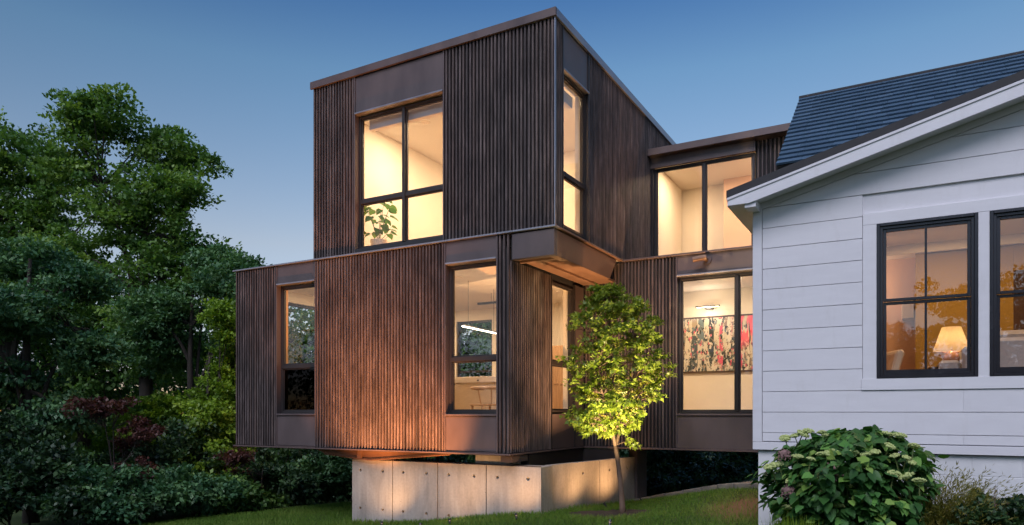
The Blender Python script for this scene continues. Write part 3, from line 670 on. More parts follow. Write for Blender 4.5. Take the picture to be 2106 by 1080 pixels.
while zz_ < ztop: zlist.append(zz_); zz_ += PXZ
zlist[0] = zlist[1]-PXZ
seams = {1: .4, 3: 1.2, 11: -.93, 12: .35, 13: .7, 5: None}
for i in range(len(zlist)-1):
    a, b = zlist[i], zlist[i+1]
    if a < -.33: a = -.33
    if b <= a+.02: continue
    if b > zw0-.09 and a < zw1+.14:
        board(xa0, xwl, a, b); board(xwr, 4.0, a, b)
    else:
        s = random.choice([-.2, .45, .9, 1.3, -.6])
        if a > zw1 or i % 2: s = 3.9
        board(xa0, s-.0004, a, b); board(s+.0004, 4.0, a, b)
# sheathing behind with window holes
m = MB()
def sh(x0, x1, z0, z1): m.box(x0, x1, YH+.013, YH+.16, z0, z1)
sh(XH+.01, W1[0], -.42, 2.3); sh(W1[1], W2[0], zw0, zw1); sh(W2[1], 4.0, -.42, 2.3); sh(W1[0], W2[1], -.42, zw0); sh(W1[0], W2[1], zw1, 2.3)
m.prism([(XH+.01, 2.3), (4, 2.3), (4, 3.75), (XH+.01, 2.36)], lambda a, b, d: (a, d, b), YH+.013, YH+.16)
wp(m.build('wall', M['white'], wh))
wbox('skirt_board', 'white', XH, 4.0, YH-.022, YH+.012, -.425, -.338, bevel=.003)
wbox('corner_board', 'white', XH, xa0-.005, YH-.024, YH+.012, -.337, 2.36, bevel=.003); wbox('side_wall', 'white', XH+.001, XH+.12, YH+.161, YW-.04, -.425, 2.4)
# raking frieze board
m = MB().prism([(xa0-.1, frieze(xa0-.1)), (4, frieze(4)), (4, frieze(4)+.24), (xa0-.1, frieze(xa0-.1)+.24)], lambda a, b, d: (a, YH+d, b), -.016, .012); wp(m.build('frieze_board', M['white'], wh, .002))
# window casing
cz0, cz1 = zw0-.10, zw1+.12
wbox('casing', 'white', xwl+.005, W1[0], YH-.020, YH+.012, zw0, zw1); wbox('casing', 'white', W1[1], W2[0], YH-.020, YH+.012, zw0, zw1); wbox('casing', 'white', W2[1], xwr-.005, YH-.020, YH+.012, zw0, zw1)
wbox('casing', 'white', xwl+.005, xwr-.005, YH-.022, YH+.012, zw1+.001, cz1, bevel=.002); wbox('casing', 'white', xwl-.01, xwr+.01, YH-.028, YH+.012, cz0-.02, zw0-.001, bevel=.003)
def sash_window(x0, x1):
    m = MB(); y0, y1 = YH-.032, YH+.10; f = .05
    def ring(m, a0, a1, q0, q1, f, y0, y1): m.box(a0, a0+f, y0, y1, q0, q1); m.box(a1-f, a1, y0, y1, q0, q1); m.box(a0+f, a1-f, y0, y1, q1-f, q1); m.box(a0+f, a1-f, y0, y1, q0, q0+f)
    ring(m, x0+.001, x1-.001, zw0, zw1, .032, y0, y1)
    w = wp(m.build('window', M['winframe'], wh, .004))
    zm = 1.155
    ring2 = MB(); ring(ring2, x0+.033, x1-.033, zw0+.033, zw1-.033, .026, YH-.008, YH+.08); ring2.build('stop', M['winframe'], w, .002)
    for (q0, q1, yy, tr) in ((zm-.012, zw1-.060, YH+.012, .024), (zw0+.060, zm-.014, YH+.038, .032)):
        o = MB(); ring(o, x0+.060, x1-.060, q0, q1, .03, yy, yy+.024); o.build('sash', M['winframe'], w, .002)
        xm = (x0+x1)/2
        MB().box(xm-.011, xm+.011, yy+.002, yy+.022, q0+.031, q1-.031).build('muntin', M['winframe'], w, .002)
        for (g0, g1) in ((x0+.09, xm-.011), (xm+.011, x1-.09)): MB().box(g0, g1, yy+.010, yy+.014, q0+.03, q1-.03).build('pane', M['glass2'], w)
sash_window(*W1); sash_window(*W2)
# foundation of painted blocks
bw, bh = .4064, .2032; zt = -.435
wbox('foundation', 'block', XH+.056, 4.0, YH+.028, YH+.25, -2.6, zt)
r = 0; zz_ = zt
while zz_ > -1.75:
    x = XH+.05-(bw/2 if r % 2 else 0)
    while x < 3.6:
        x0, x1 = max(x, XH+.05), x+bw
        wp(MB().box(x0+.004, x1-.004, YH+.022+random.uniform(0, .003), YH+.0295, zz_-bh+.003, zz_-.003).build('block', M['block'], wh, .004)); x += bw
    r += 1; zz_ -= bh
wbox('foundation', 'block', XH+.052, XH+.0595, YH+.03, YW-.05, -2.6, zt)
# front gable roof with rake, fascia, soffit
Y0 = 8.03
m = MB().prism([(-1.79, rake(-1.79)), (3.2, rake(3.2)), (3.2, rake(3.2)-.085), (-1.79, rake(-1.79)-.085)], lambda a, b, d: (a, d, b), Y0, 11.5); roofA = wp(m.build('roof', M['asphalt'], wh, .003))
fb = lambda x: rake(x)-.088
m = MB().prism([(-1.775, fb(-1.775)), (3.2, fb(3.2)), (3.2, fb(3.2)-.145), (-1.55, fb(-1.55)-.145), (-1.775, fb(-1.775)-.085)], lambda a, b, d: (a, d, b), Y0+.008, Y0+.03); wp(m.build('rake_board', M['white'], wh, .002))
m = MB().prism([(-1.785, fb(-1.785)+.002), (3.2, fb(3.2)+.002), (3.2, fb(3.2)-.026), (-1.785, fb(-1.785)-.026)], lambda a, b, d: (a, d, b), Y0-.004, Y0+.007); wp(m.build('rake_trim', M['white'], wh, .002))
m = MB().prism([(-1.50, fb(-1.5)-.09), (3.2, fb(3.2)-.09), (3.2, fb(3.2)-.11), (-1.5, fb(-1.5)-.11)], lambda a, b, d: (a, d, b), Y0+.031, YH-.017); wp(m.build('soffit', M['white'], wh))
wbox('eave_return', 'white', -1.60, -1.48, Y0+.031, YH-.026, fb(-1.5)-.20, fb(-1.5)-.112, bevel=.003)
ze = fb(-1.775)-.087
wbox('eave_board', 'white', -1.785, -1.765, Y0+.031, 11.5, ze, fb(-1.79)-.002)
wbox('eave_soffit', 'white', -1.764, XH+.0, Y0+.031, 11.5, ze, ze+.018)
# steep blue roof behind, shingle by shingle
xm_ = -1.5; yE, zE, yR, zR = 9.5, 3.12, 11.73, 4.83
up_ = Vector((0, yR-yE, zR-zE)); LS = up_.length; up_.normalize(); nr = Vector((0, -up_.z, up_.y))
xe = 3.4
m = MB(); pts = [Vector((x, yE, zE))+up_*s+nr*d for d in (-.14, -.005) for (x, s) in ((xm_+.015, 0), (xe, 0), (xe, LS), (xm_+.015, LS))]
m.add(pts, [(0, 3, 2, 1), (4, 5, 6, 7), (0, 1, 5, 4), (1, 2, 6, 5), (2, 3, 7, 6), (3, 0, 4, 7)])
roofB = wp(m.build('roof', M['asphalt'], wh)); roofB['label'] = 'steep blue shingled roof'
ncourse = 17; ex = LS/ncourse; shm = []
for wv in (.30, .24, .34):
    m = MB(); w = wv-.004; p = []
    pts = [Vector((0, 0, 0)), Vector((w, 0, 0)), Vector((w, ex+.02, 0)), Vector((0, ex+.02, 0))]
    m.add([(0, -.004, .004), (w, -.004, .004), (w, ex+.02, -.006), (0, ex+.02, -.006), (0, -.004, .030), (w, -.004, .030), (w, ex+.02, .002), (0, ex+.02, .002)],
          [(0, 3, 2, 1), (4, 5, 6, 7), (0, 1, 5, 4), (1, 2, 6, 5), (2, 3, 7, 6), (3, 0, 4, 7)])
    shm.append((wv, m.mesh('shingle', M['shingle'])))
rotm = Matrix((Vector((1, 0, 0)), up_, nr)).transposed().to_euler()
for c in range(ncourse):
    x = xm_-random.uniform(0, .2) if c % 2 else xm_-.12
    x = xm_
    first = True
    while x < xe-.3:
        wv, ms = random.choice(shm)
        if first and c % 2: wv, ms = shm[1]
        first = False
        if x < 1.35+ c*.12 and x > -1.6+.0:
            o = link('shingle', ms, roofB); o.location = Vector((x, yE, zE))+up_*(c*ex)+nr*(.002+random.uniform(0, .003)); o.rotation_euler = rotm
        x += wv
m = MB().tube([Vector((xm_-.01, yR, zR))+nr*.0, Vector((xe, yR, zR))], .04, 8); m.build('ridge_cap', M['asphalt'], roofB)
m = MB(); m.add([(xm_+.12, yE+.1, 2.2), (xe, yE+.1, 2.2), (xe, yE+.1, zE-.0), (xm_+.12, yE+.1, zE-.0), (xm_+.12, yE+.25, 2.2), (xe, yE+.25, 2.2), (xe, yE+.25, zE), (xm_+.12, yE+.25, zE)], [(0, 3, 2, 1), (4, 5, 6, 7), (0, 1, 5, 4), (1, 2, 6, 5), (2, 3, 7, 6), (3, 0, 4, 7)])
wp(m.build('upper_wall', M['frame'], wh))  # near-black instead of white: shade under the blue roof's eave put into the colour
m = MB().prism([(yE+.12, 2.4), (yR*2-yE, 2.4), (yR*2-yE, zE-.1), (yR, zR-.1), (yE+.12, zE-.05)], lambda a, b, d: (d, a, b), xm_+.13, xm_+.2); wp(m.build('gable_wall', M['white'], wh))
m = MB(); pts = [Vector((x, yR+(yR-yE)*s, zR-(zR-zE)*s))-Vector((0, 0, d)) for d in (.1, 0) for (x, s) in ((xm_, 0), (xe, 0), (xe, 1), (xm_, 1))]
m.add(pts, [(0, 3, 2, 1), (4, 5, 6, 7), (0, 1, 5, 4), (1, 2, 6, 5), (2, 3, 7, 6), (3, 0, 4, 7)]); wp(m.build('rear_roof', M['asphalt'], wh))
# room inside
fz = 0.0
wbox('floor', 'floorwood', XH+.13, 4, YH+.161, 11.9, fz-.1, fz); wbox('ceiling', 'ceil', XH+.13, 4, YH+.161, 11.9, 2.22, 2.30)
wbox('inner_wall', 'pink', XH+.13, 4, 11.75, 11.88, fz, 2.22); wbox('inner_wall', 'pink', XH+.13, XH+.2, YH+.17, 11.75, fz, 2.22); wbox('inner_wall', 'mustard', 3.9, 4, YH+.17, 11.75, fz, 2.22)
xq = XA(1883, 10.9)
wbox('inner_wall', 'mustard', xq, 1.12, 10.9, 11.02, fz, 2.219); wbox('inner_wall', 'brown', 1.121, 3.89, 10.9, 11.02, fz, 1.78); wbox('inner_wall', 'mustard', 1.121, 3.89, 10.9, 11.02, 1.781, 2.219)
wbox('door_casing', 'mustard', xq-.001, xq+.10, 10.86, 10.899, fz, 2.15)
wbox('cornice', 'ceil', XH+.2, 3.89, 10.80, 10.859, 2.10, 2.219); wbox('cornice', 'ceil', XH+.2, 3.89, 9.3, 9.5, 2.08, 2.219)
wbox('dado_rail', 'brown', XH+.21, xq-.01, 11.70, 11.749, .34, .46)
downlight(.3, 9.9, 2.22, 12, 'round recessed ceiling light behind the left sash window of the white house', (1, .60, .28)); downlight(1.9, 9.9, 2.22, 10, 'round recessed ceiling light behind the right sash window of the white house', (1, .60, .28))
plight('hall_glow', (-.7, 11.3, 1.9), 9, (1, .62, .32), .1)
# lamp, table, sofa, chair, cabinet
lx = XA(1957, 9.75); lz = (847-673)*9.75/ray(1957)[1]
tb = thing('side_table', 'small dark side table carrying the lamp by the sash window', 'table', (lx, 9.75, fz))
MB().lathe([(.24, 0), (.24, .02)], (0, 0, .50), 20).build('table_top', M['brown'], tb); MB().lathe([(.03, 0), (.025, .5)], (0, 0, .0), 10).build('leg', M['brown'], tb); MB().lathe([(.16, 0), (.14, .02)], (0, 0, 0), 16).build('base', M['brown'], tb)
lm = thing('table_lamp', 'lit table lamp with cream tapered shade and terracotta two-handled base', 'lamp', (lx, 9.75, fz+.52))
H = lz-(fz+.52)
MB().lathe([(.05, 0), (.075, .04), (.09, .09), (.075, .145), (.04, .17), (.03, .19)], (0, 0, 0), 20).build('base', M['ceramic'], lm, smooth=True)
for s in (-1, 1): MB().tube([(s*.075, 0, .12), (s*.115, 0, .15), (s*.10, 0, .18), (s*.04, 0, .17)], .009, 8).build('handle', M['ceramic'], lm, smooth=True)
MB().tube([(0, 0, .18), (0, 0, H-.02)], .008, 8).build('stem', M['black'], lm)
prof = [(.188, H-.275), (.180, H-.25), (.098, H)]
m = MB(); N = 24
for r_, z_ in prof:
    for k in range(N): q = 2*math.pi*k/N; m.v.append((r_*math.cos(q), r_*math.sin(q), z_))
for i in range(2):
    for k in range(N): m.f.append((i*N+k, i*N+(k+1) % N, (i+1)*N+(k+1) % N, (i+1)*N+k))
m.build('lamp_shade', M['lampshade'], lm, fix=False)
plight('table_lamp_glow', (lx, 9.75, fz+.52+H-.16), 1.6, (1, .70, .38), .04)
sx = XA(1978, 9.35); sofa = thing('sofa', 'grey linen sofa with back cushions beside the table lamp', 'sofa', (sx, 9.25, fz))
MB().box(0, .16, 0, .85, .05, .72).build('arm', M['fabric'], sofa, .03); MB().box(.165, 1.9, 0, .22, .25, .80).build('back', M['fabric'], sofa, .04)
MB().box(.165, 1.9, .225, .85, .12, .42).build('seat', M['fabric'], sofa, .03)
MB().box(-.22, -.01, .1, .8, .05, .58).build('footrest', M['fabric'], sofa, .03)
for k in range(2): MB().box(.20+k*.85, 1.02+k*.85, .23, .38, .43, .90).build('cushion', M['fabric'], sofa, .05)
cx = XA(1835, 9.6); ch = thing('dining_chair', 'cream upholstered chair back leaning at the left of the sash window', 'chair', (cx-.12, 9.6, fz), R(20))
MB().prism([(0, .30), (.08, .30), (.20, .70), (.15, .74), (.10, .70)], lambda a, b, d: (a, d, b), -.22, .22).build('backrest', M['cream'], ch, .02)
MB().box(-.42, .02, -.22, .22, .28, .36).build('seat', M['cream'], ch, .02)
for a, b in ((-.4, -.2), (-.4, .2), (0, -.2), (0, .2)): MB().tube([(a, b, 0), (a, b, .29)], .018, 8).build('leg', M['brown'], ch)
fr = onY(1866, 637, 11.7)
pf = thing('wall_cabinet', 'small white wall box hanging on the salmon wall of the hall', 'wall cabinet', (fr[0], 11.75, fr[2]))
MB().box(-.07, .09, -.14, -.002, -.14, .14).build('body', M['paper'], pf, .005); MB().box(-.06, .08, -.146, -.141, -.13, .13).build('door', M['paper'], pf)

# ------------------------------------------------------------------ plants
def norm(a): return a/np.maximum(np.linalg.norm(a, axis=-1, keepdims=True), 1e-9)
KITE = (np.array([(0, 0, 0), (.32, .42, .05), (0, 1, -.10), (-.32, .42, .05)], float), [(0, 1, 2, 3)])
LOBE = (np.array([(0, 0, 0), (.22, .22, .02), (.52, .30, -.03), (.20, .50, .03), (0, 1, -.10), (-.20, .50, .03), (-.52, .30, -.03), (-.22, .22, .02)], float),
        [(0, 1, 2, 3), (0, 3, 4, 5), (0, 5, 6, 7)])
HEART = (np.array([(0, 0, 0), (.30, .0, .05), (.40, .32, .06), (.25, .66, .02), (0, 1, -.12), (-.25, .66, .02), (-.40, .32, .06), (-.30, .0, .05), (0, .40, -.03)], float),
         [(0, 1, 2, 8), (8, 2, 3, 4), (8, 4, 5, 6), (0, 8, 6, 7)])
BLADE = (np.array([(-.035, 0, 0), (.035, 0, 0), (.022, .55, .10), (-.022, .55, .10), (0, 1, .38)], float), [(0, 1, 2, 3), (3, 2, 4)])
def leaves(name, pos, dirs, up, size, tint, mat, parent=None, tpl=KITE, wid=1.0):
    """one mesh of many leaves: dirs = where each points, up = which way its face looks"""
    n = len(pos); V, Fs = tpl; y = norm(dirs); x = norm(np.cross(y, up)); z = np.cross(x, y)
    v = V[None]*size[:, None, None]
    w = pos[:, None]+v[..., :1]*wid*x[:, None]+v[..., 1:2]*y[:, None]+v[..., 2:]*z[:, None]
    k = len(V); me = bpy.data.meshes.new(name)
    loops = np.concatenate([np.array(f) for f in Fs]); fl = np.array([len(f) for f in Fs])
    me.vertices.add(n*k); me.vertices.foreach_set('co', w.reshape(-1).astype(np.float32))
    L = (loops[None]+(np.arange(n)*k)[:, None]).reshape(-1)
    me.loops.add(len(L)); me.loops.foreach_set('vertex_index', L.astype(np.int32))
    sz = np.tile(fl, n); st = np.concatenate([[0], np.cumsum(sz)[:-1]])
    me.polygons.add(len(sz)); me.polygons.foreach_set('loop_start', st.astype(np.int32)); me.polygons.foreach_set('loop_total', sz.astype(np.int32))
    me.update(calc_edges=True)
    at = me.attributes.new('tint', 'FLOAT', 'POINT'); at.data.foreach_set('value', np.repeat(np.clip(tint, 0, 1), k).astype(np.float32))
    me.materials.append(M[mat] if isinstance(mat, str) else mat)
    return link(name, me, parent)
def rdir(n): return norm(rng.normal(size=(n, 3)))
def clump_leaves(cent, rad, per, leaf, droop=.35, flat=.55, out_c=None):
    """leaf positions round clump centres; clumps flattened into sprays"""
    n = len(cent); tot = n*per
    c = np.repeat(cent, per, 0); r = np.repeat(rad, per)
    d = rdir(tot)*(rng.random(tot)**.45)[:, None]; d[:, 2] *= flat
    p = c+d*r[:, None]
    o = norm(c-(out_c if out_c is not None else cent.mean(0)))
    dr = norm(o*.8+rng.normal(size=(tot, 3))*.75+np.array([0, 0, -droop]))
    up = norm(rng.normal(size=(tot, 3))*.55+np.array([0, 0, 1.0])+o*.25)
    s = leaf*rng.uniform(.65, 1.25, tot)
    return p, dr, up, s
def tree(name, label, cat, base, trunk_h, lobes, mat, leaf=.16, n_clump=260, per=110, clump_r=.7, trunk_r=.22, bark='bark2', group=None, tpl=KITE, flat=.5, tint_mu=.5, droop=.35, lean=(0, 0), show=1):
    """lobes: ellipsoids (dx, dy, dz, rx, ry, rz) measured from the base that together give the crown its uneven outline"""
    base = Vector(base); t = thing(name, label, cat, base, group=group)
    vol = np.array([a[3]*a[4]*a[5] for a in lobes])**.67; pick = rng.choice(len(lobes), n_clump, p=vol/vol.sum())
    L = np.array(lobes, float)[pick]
    d = rdir(n_clump)*(rng.random(n_clump)**.40)[:, None]*rng.uniform(.80, 1.30, n_clump)[:, None]
    cent = L[:, :3]+d*L[:, 3:]
    rad = clump_r*rng.uniform(.5, 1.25, n_clump)
    top = np.array([lean[0], lean[1], trunk_h])
    # trunk and limbs
    m = MB(); K = 7; tp = [Vector((lean[0]*u+.25*trunk_r*math.sin(u*7), lean[1]*u+.25*trunk_r*math.cos(u*5), trunk_h*u-.15*(u == 0))) for u in np.linspace(0, 1, K)]
    m.tube(tp, [trunk_r*(1.25 if i == 0 else 1-.75*i/(K-1)) for i in range(K)], 9)
    tr = m.build('trunk', M[bark], t, smooth=True)
    m = MB(); order = np.argsort(rng.random(n_clump))[:min(n_clump, 90)]
    hubs = []
    for k in range(9):
        u = rng.uniform(.35, 1); p0 = tp[min(K-1, int(u*(K-1)))]; l = lobes[k % len(lobes)]; q = Vector((l[0], l[1], l[2]))*.62+p0*.38+Vector(rng.normal(size=3)*.25*l[3]*.5)
        mid = p0.lerp(q, .5)+Vector((0, 0, .08*(q-p0).length)); m.tube([p0, mid, q], [trunk_r*.42, trunk_r*.3, trunk_r*.2], 6); hubs.append(q)
    for i in order:
        c = Vector(cent[i]); h = min(hubs, key=lambda a: (a-c).length)
        mid = h.lerp(c, .55)+Vector((0, 0, .1*(c-h).length)); m.tube([h, mid, c], [trunk_r*.14, trunk_r*.08, trunk_r*.03], 4, cap=False)
    m.build('limbs', M[bark], t, fix=False)
    p, dr, up, s = clump_leaves(cent, rad, per, leaf, droop, flat, np.array([0, 0, trunk_h*.6]))
    ct = np.repeat(rng.normal(tint_mu, .32, n_clump), per); ti = ct+rng.normal(0, .13, len(p))  # wide tint spread per clump paints in lit clusters against dark gaps
    o = leaves('crown', p, dr, up, s, ti, mat, t, tpl); o['kind'] = 'stuff'
    return t
def gbase(v): return Vector((v[0], v[1], gz1(v[0], v[1])-.02))
def at_px(px, D): v = depth(px, 847, D); return gbase(v)

# big trees on the left, from photo-measured bearings and distances
b = at_px(300, 21); k = 21/1461
def lob(b, D, items):
    """items: bearing px, height px, half width px, half height px -> lobes round base b at distance D"""
    out = []
    for (px_, py_, rw, rh) in items:
        c = depth(px_, py_, D)+Vector(rng.normal(size=3)*(.4, .4, 0)); s = D/1461
        out.append((c.x-b.x, c.y-b.y, c.z-b.z, rw*s, rw*s*.9, rh*s))
    return out
tree('maple_tree', 'tallest broad maple left of the slatted house, crown reaching highest', 'tree', b, 9.5,
     lob(b, 21, [(235, 245, 82, 45), (300, 300, 85, 55), (180, 330, 80, 60), (350, 400, 62, 45), (250, 440, 110, 80), (400, 510, 62, 34), (330, 560, 110, 70), (430, 580, 45, 40), (452, 520, 30, 14), (405, 345, 26, 16), (160, 235, 40, 22), (190, 560, 100, 90), (260, 700, 110, 90)]),
     'leaf_tree', .135, 900, 62, .50, .26, flat=.36, group='maples along the left edge of the lot')
b = at_px(20, 24)
tree('maple_tree', 'leftmost tall maple cut by the left edge of the photo', 'tree', b, 9.5,
     lob(b, 24, [(-20, 270, 50, 50), (50, 340, 75, 60), (-60, 380, 90, 70), (110, 420, 70, 70), (20, 480, 110, 80), (-40, 620, 130, 110), (110, 600, 90, 90)]),
     'leaf_tree', .145, 760, 60, .56, .28, flat=.36, tint_mu=.42, group='maples along the left edge of the lot')
b = at_px(60, 15)
tree('blue_green_tree', 'lower blue-green tree in front of the tall maples', 'tree', b, 5.6,
     lob(b, 15, [(0, 530, 85, 45), (120, 580, 60, 34), (20, 650, 110, 50), (150, 720, 60, 38), (30, 790, 120, 50), (130, 850, 70, 36), (-40, 880, 90, 50)]),
     'leaf_blue', .105, 640, 66, .36, .14, flat=.33, tint_mu=.5)
b = at_px(395, 19)
tree('blue_green_tree', 'blue-green tree standing just behind the left end of the slatted house', 'tree', b, 5.8,
     lob(b, 19, [(420, 590, 75, 45), (340, 640, 70, 50), (450, 680, 60, 60), (300, 700, 60, 60), (500, 600, 40, 30), (455, 560, 48, 36), (400, 520, 50, 26)]),
     'leaf_blue', .11, 560, 62, .38, .14, flat=.33, tint_mu=.75)
b = at_px(430, 16.5)
tree('lime_tree', 'yellow-green tree with bright lime leaves close to the left house corner', 'tree', b, 3.6,
     lob(b, 16.5, [(440, 740, 66, 55), (395, 820, 80, 60), (455, 880, 75, 55), (360, 905, 80, 50), (440, 945, 90, 40), (470, 660, 45, 45), (330, 950, 75, 32), (350, 840, 60, 30)]),
     'leaf_lime', .095, 900, 58, .27, .09, flat=.36)
b = at_px(170, 26)
tree('maple_tree', 'dark maple filling the gap low between the two tall maples', 'tree', b, 8, lob(b, 26, [(150, 640, 120, 90), (250, 720, 130, 90), (60, 760, 120, 80), (380, 760, 110, 90), (150, 860, 160, 80)]),
     'leaf_tree', .19, 360, 85, .85, .26, flat=.5, tint_mu=.25, group='maples along the left edge of the lot')
for (px_, D, items, lab) in ((235, 14.5, [(228, 836, 58, 20), (190, 915, 45, 16), (238, 968, 38, 28), (258, 885, 42, 22)], 'dark red Japanese maple in the shade under the tall trees'),
                             (540, 15.5, [(560, 938, 32, 12), (520, 980, 34, 16), (500, 1005, 34, 14)], 'small dark red maple below the left corner of the slatted house')):
    b = at_px(px_, D); tree('red_maple', lab, 'tree', b, 1.4 if px_ < 300 else .9, lob(b, D, items), 'leaf_red', .075, 110, 42, .17, .04, flat=.45, group='red Japanese maples')
# shrubs in front of the trees
def bush(label, b, items, mat, leaf=.10, n=120, per=90, r=.3, tint=.5, grp=None, name='shrub', tpl=KITE, flat=.6): return tree(name, label, 'shrub', b, .5, items, mat, leaf, n, per, r, .03, flat=flat, tint_mu=tint, group=grp, tpl=tpl)
sh_ = [(20, 12.6, 985, 110, 55, 'shrub'), (130, 12.9, 1010, 90, 45, 'shrub'), (230, 13.3, 1010, 80, 36, 'shrub'), (320, 14.2, 1000, 80, 34, 'shrub'), (410, 15.0, 1005, 70, 28, 'shrub'), (490, 15.6, 1005, 60, 26, 'shrub'),
       (585, 16.2, 975, 60, 42, 'shrub'), (650, 17.0, 965, 60, 46, 'shrub'), (715, 17.8, 962, 55, 42, 'shrub'), (60, 13.6, 920, 90, 70, 'shrub'), (300, 15.5, 930, 90, 60, 'shrub'), (790, 17.5, 965, 60, 45, 'shrub'), (930, 18.5, 965, 80, 40, 'shrub')]
labs = ['dark shrub cut by the bottom left corner', 'dark shrub second from the bottom left corner', 'dark green shrub below the red maple', 'dark green shrub at the near end of the lawn edge',
        'mid green shrub along the lawn edge, below the lime tree', 'green shrub at the lawn edge just left of the house corner', 'dark leafy shrub under the left end of the cantilever', 'dark glossy shrub behind the lawn under the cantilever',
        'dark shrub beside the left end of the concrete wall', 'tall dark shrub against the left edge under the blue-green tree', 'tall dark shrub between the red maple and the lime tree', 'dark shrub behind the left part of the concrete wall', 'dark shrub seen through the gap above the concrete wall']
for (px_, D, py_, rw, rh, _), lab in zip(sh_, labs):
    b = at_px(px_, D); bush(lab, b, lob(b, D, [(px_, py_, rw, rh), (px_-rw*.5, py_+rh*.4, rw*.6, rh*.6), (px_+rw*.5, py_+rh*.4, rw*.6, rh*.6), (px_+rw*.2, py_+rh*.9, rw*.9, rh*.5)]), {320: 'leaf_blue', 410: 'leaf_tree', 130: 'leaf_blue', 490: 'leaf_tree', 650: 'leaf_blue'}.get(px_, 'leaf_dark'), .10, 170, 70, .26, rng.uniform(.35, .7), 'dark shrubs round the lawn')
# shrubs beyond the passage under the wing
for (px_, D, py_, rw, rh, lab) in ((1350, 17, 960, 55, 50, 'dark shrub right of the steel column under the wing'), (1430, 17.5, 950, 60, 50, 'dark shrub in the middle of the passage under the wing'), (1520, 18, 945, 60, 48, 'dark shrub under the wing next to the white house foundation'),
                                  (1470, 15.5, 985, 70, 24, 'low green shrub behind the gravel strip'), (1380, 15.2, 1005, 50, 22, 'low dark shrub at the left end of the gravel strip')):
    b = at_px(px_, D); bush(lab, b, lob(b, D, [(px_, py_, rw, rh), (px_-rw*.4, py_+rh*.5, rw*.6, rh*.6), (px_+rw*.5, py_+rh*.5, rw*.6, rh*.6)]), 'leaf_dark', .10, 120, 80, .26, rng.uniform(.4, .7), 'dark shrubs beyond the passage')
# far-off wood, one mass, closing the horizon
for (px_, D, h_, lab) in ((1010, 27, 12, 'dark maple behind the slatted house, glimpsed through its lower right window'), (655, 23, 8.4, 'maple behind the slatted house, glimpsed through its far left window'), (860, 26, 11, 'maple behind the slatted house, glimpsed beside the lit bar pendant')):
    b = at_px(px_, D); tree('maple_tree', lab, 'tree', b, h_*.6, [(0, 0, h_*.45, 3.4, 3.4, h_*.28), (1, 0, h_*.3, 3.2, 3.2, h_*.25), (-1.5, 0, h_*.55, 2.6, 2.6, h_*.2)], 'leaf_tree', .2, 260, 60, .7, .2, tint_mu=.4, group='maples behind the slatted house')
cen = []
for az_ in np.linspace(0, 2*math.pi, 620, endpoint=False):
    D = rng.uniform(36, 50); v = Vector((D*math.sin(az_), D*math.cos(az_), 0)); h = rng.uniform(4.0, 7) if abs(az_-math.pi) > 1.2 else rng.uniform(6, 9.5); z0 = gz1(v.x, v.y)
    for q in range(5): cen.append((v.x+rng.normal()*1.2, v.y+rng.normal()*1.2, z0+h*(q+.5)/5+rng.normal()*.3))
cen = np.array(cen); p, dr, up, s = clump_leaves(cen, np.full(len(cen), 1.7), 60, .34, .3, .8, np.array([0, 0, 0]))
o = leaves('far_wood', p, dr, up, s, np.repeat(rng.normal(.4, .2, len(cen)), 60), 'leaf_dark'); setp(o, 'dark far-off wood closing the view behind the lot', 'woodland', kind='stuff')
# trees behind the viewer, mirrored in the white house's windows
for (x, y, h, lab) in ((-6, -13, 7.2, 'dark broad tree mirrored in the upper panes of the left sash window'), (3.2, -12, 7.4, 'taller dark tree mirrored in the right panes of the sash windows'), (-16, -16, 8.5, 'tall tree mirrored in the lower windows of the slatted house'), (-1.2, -14, 5.4, 'low tree mirrored in the left panes of the left sash window'), (7.5, -13, 8.4, 'tall tree mirrored at the right edge of the right sash window')):
    b = gbase((x, y)); tree('garden_tree', lab, 'tree', b, h*.6, [(0, 0, h*.62, h*.3, h*.3, h*.25), (h*.15, .5, h*.8, h*.2, h*.2, h*.18), (-h*.2, 0, h*.7, h*.2, h*.2, h*.15), (0, .3, h*.28, h*.42, h*.3, h*.26)], 'leaf_dark', .16, 300, 60, .5, .2, group='trees behind the viewer')

# young maple on the lawn
tb_ = Vector((-3.67, 9.84, gz1(-3.67, 9.84)))
yt = thing('young_maple_tree', 'young slender maple lit from below on the lawn before the inset corner', 'tree', tb_)
S = 10.37/1461
camr = Vector((F0[1], -F0[0], 0))                      # sideways across the view, for shaping the crown
def yp(px_, py_, dep=0): v = depth(px_, py_, 10.37+dep); return v-tb_
tr = MB(); tr.tube([yp(1281, 1062)-Vector((0, 0, .03)), yp(1280, 1040), yp(1277, 1000), yp(1271, 950), yp(1266, 918)], [.062, .044, .038, .034, .031], 10)
tr.build('trunk', M['bark'], yt, smooth=True)
m = MB()
stems = [[yp(1266, 920), yp(1259, 880), yp(1258, 830), yp(1262, 760, .05), yp(1255, 690, .05), yp(1248, 620)], [yp(1266, 920), yp(1276, 880, .1), yp(1284, 840, .15), yp(1300, 780, .2), yp(1305, 700, .15), yp(1310, 640, .1)], [yp(1258, 850), yp(1240, 810, -.1), yp(1225, 760, -.15), yp(1218, 690, -.1)]]
m.tube(stems[0], [.026, .02, .017, .014, .01, .004], 8); m.tube(stems[1], [.024, .018, .015, .012, .009, .004], 8); m.tube(stems[2], [.014, .012, .010, .004], 6)
ycl = []
prof_y = [(600, 1245, 26), (630, 1264, 74), (665, 1270, 98), (700, 1274, 104), (740, 1270, 104), (780, 1268, 100), (815, 1265, 90), (850, 1258, 84), (880, 1240, 62), (905, 1235, 30)]
anchors = [p for st in stems for p in st[1:]]
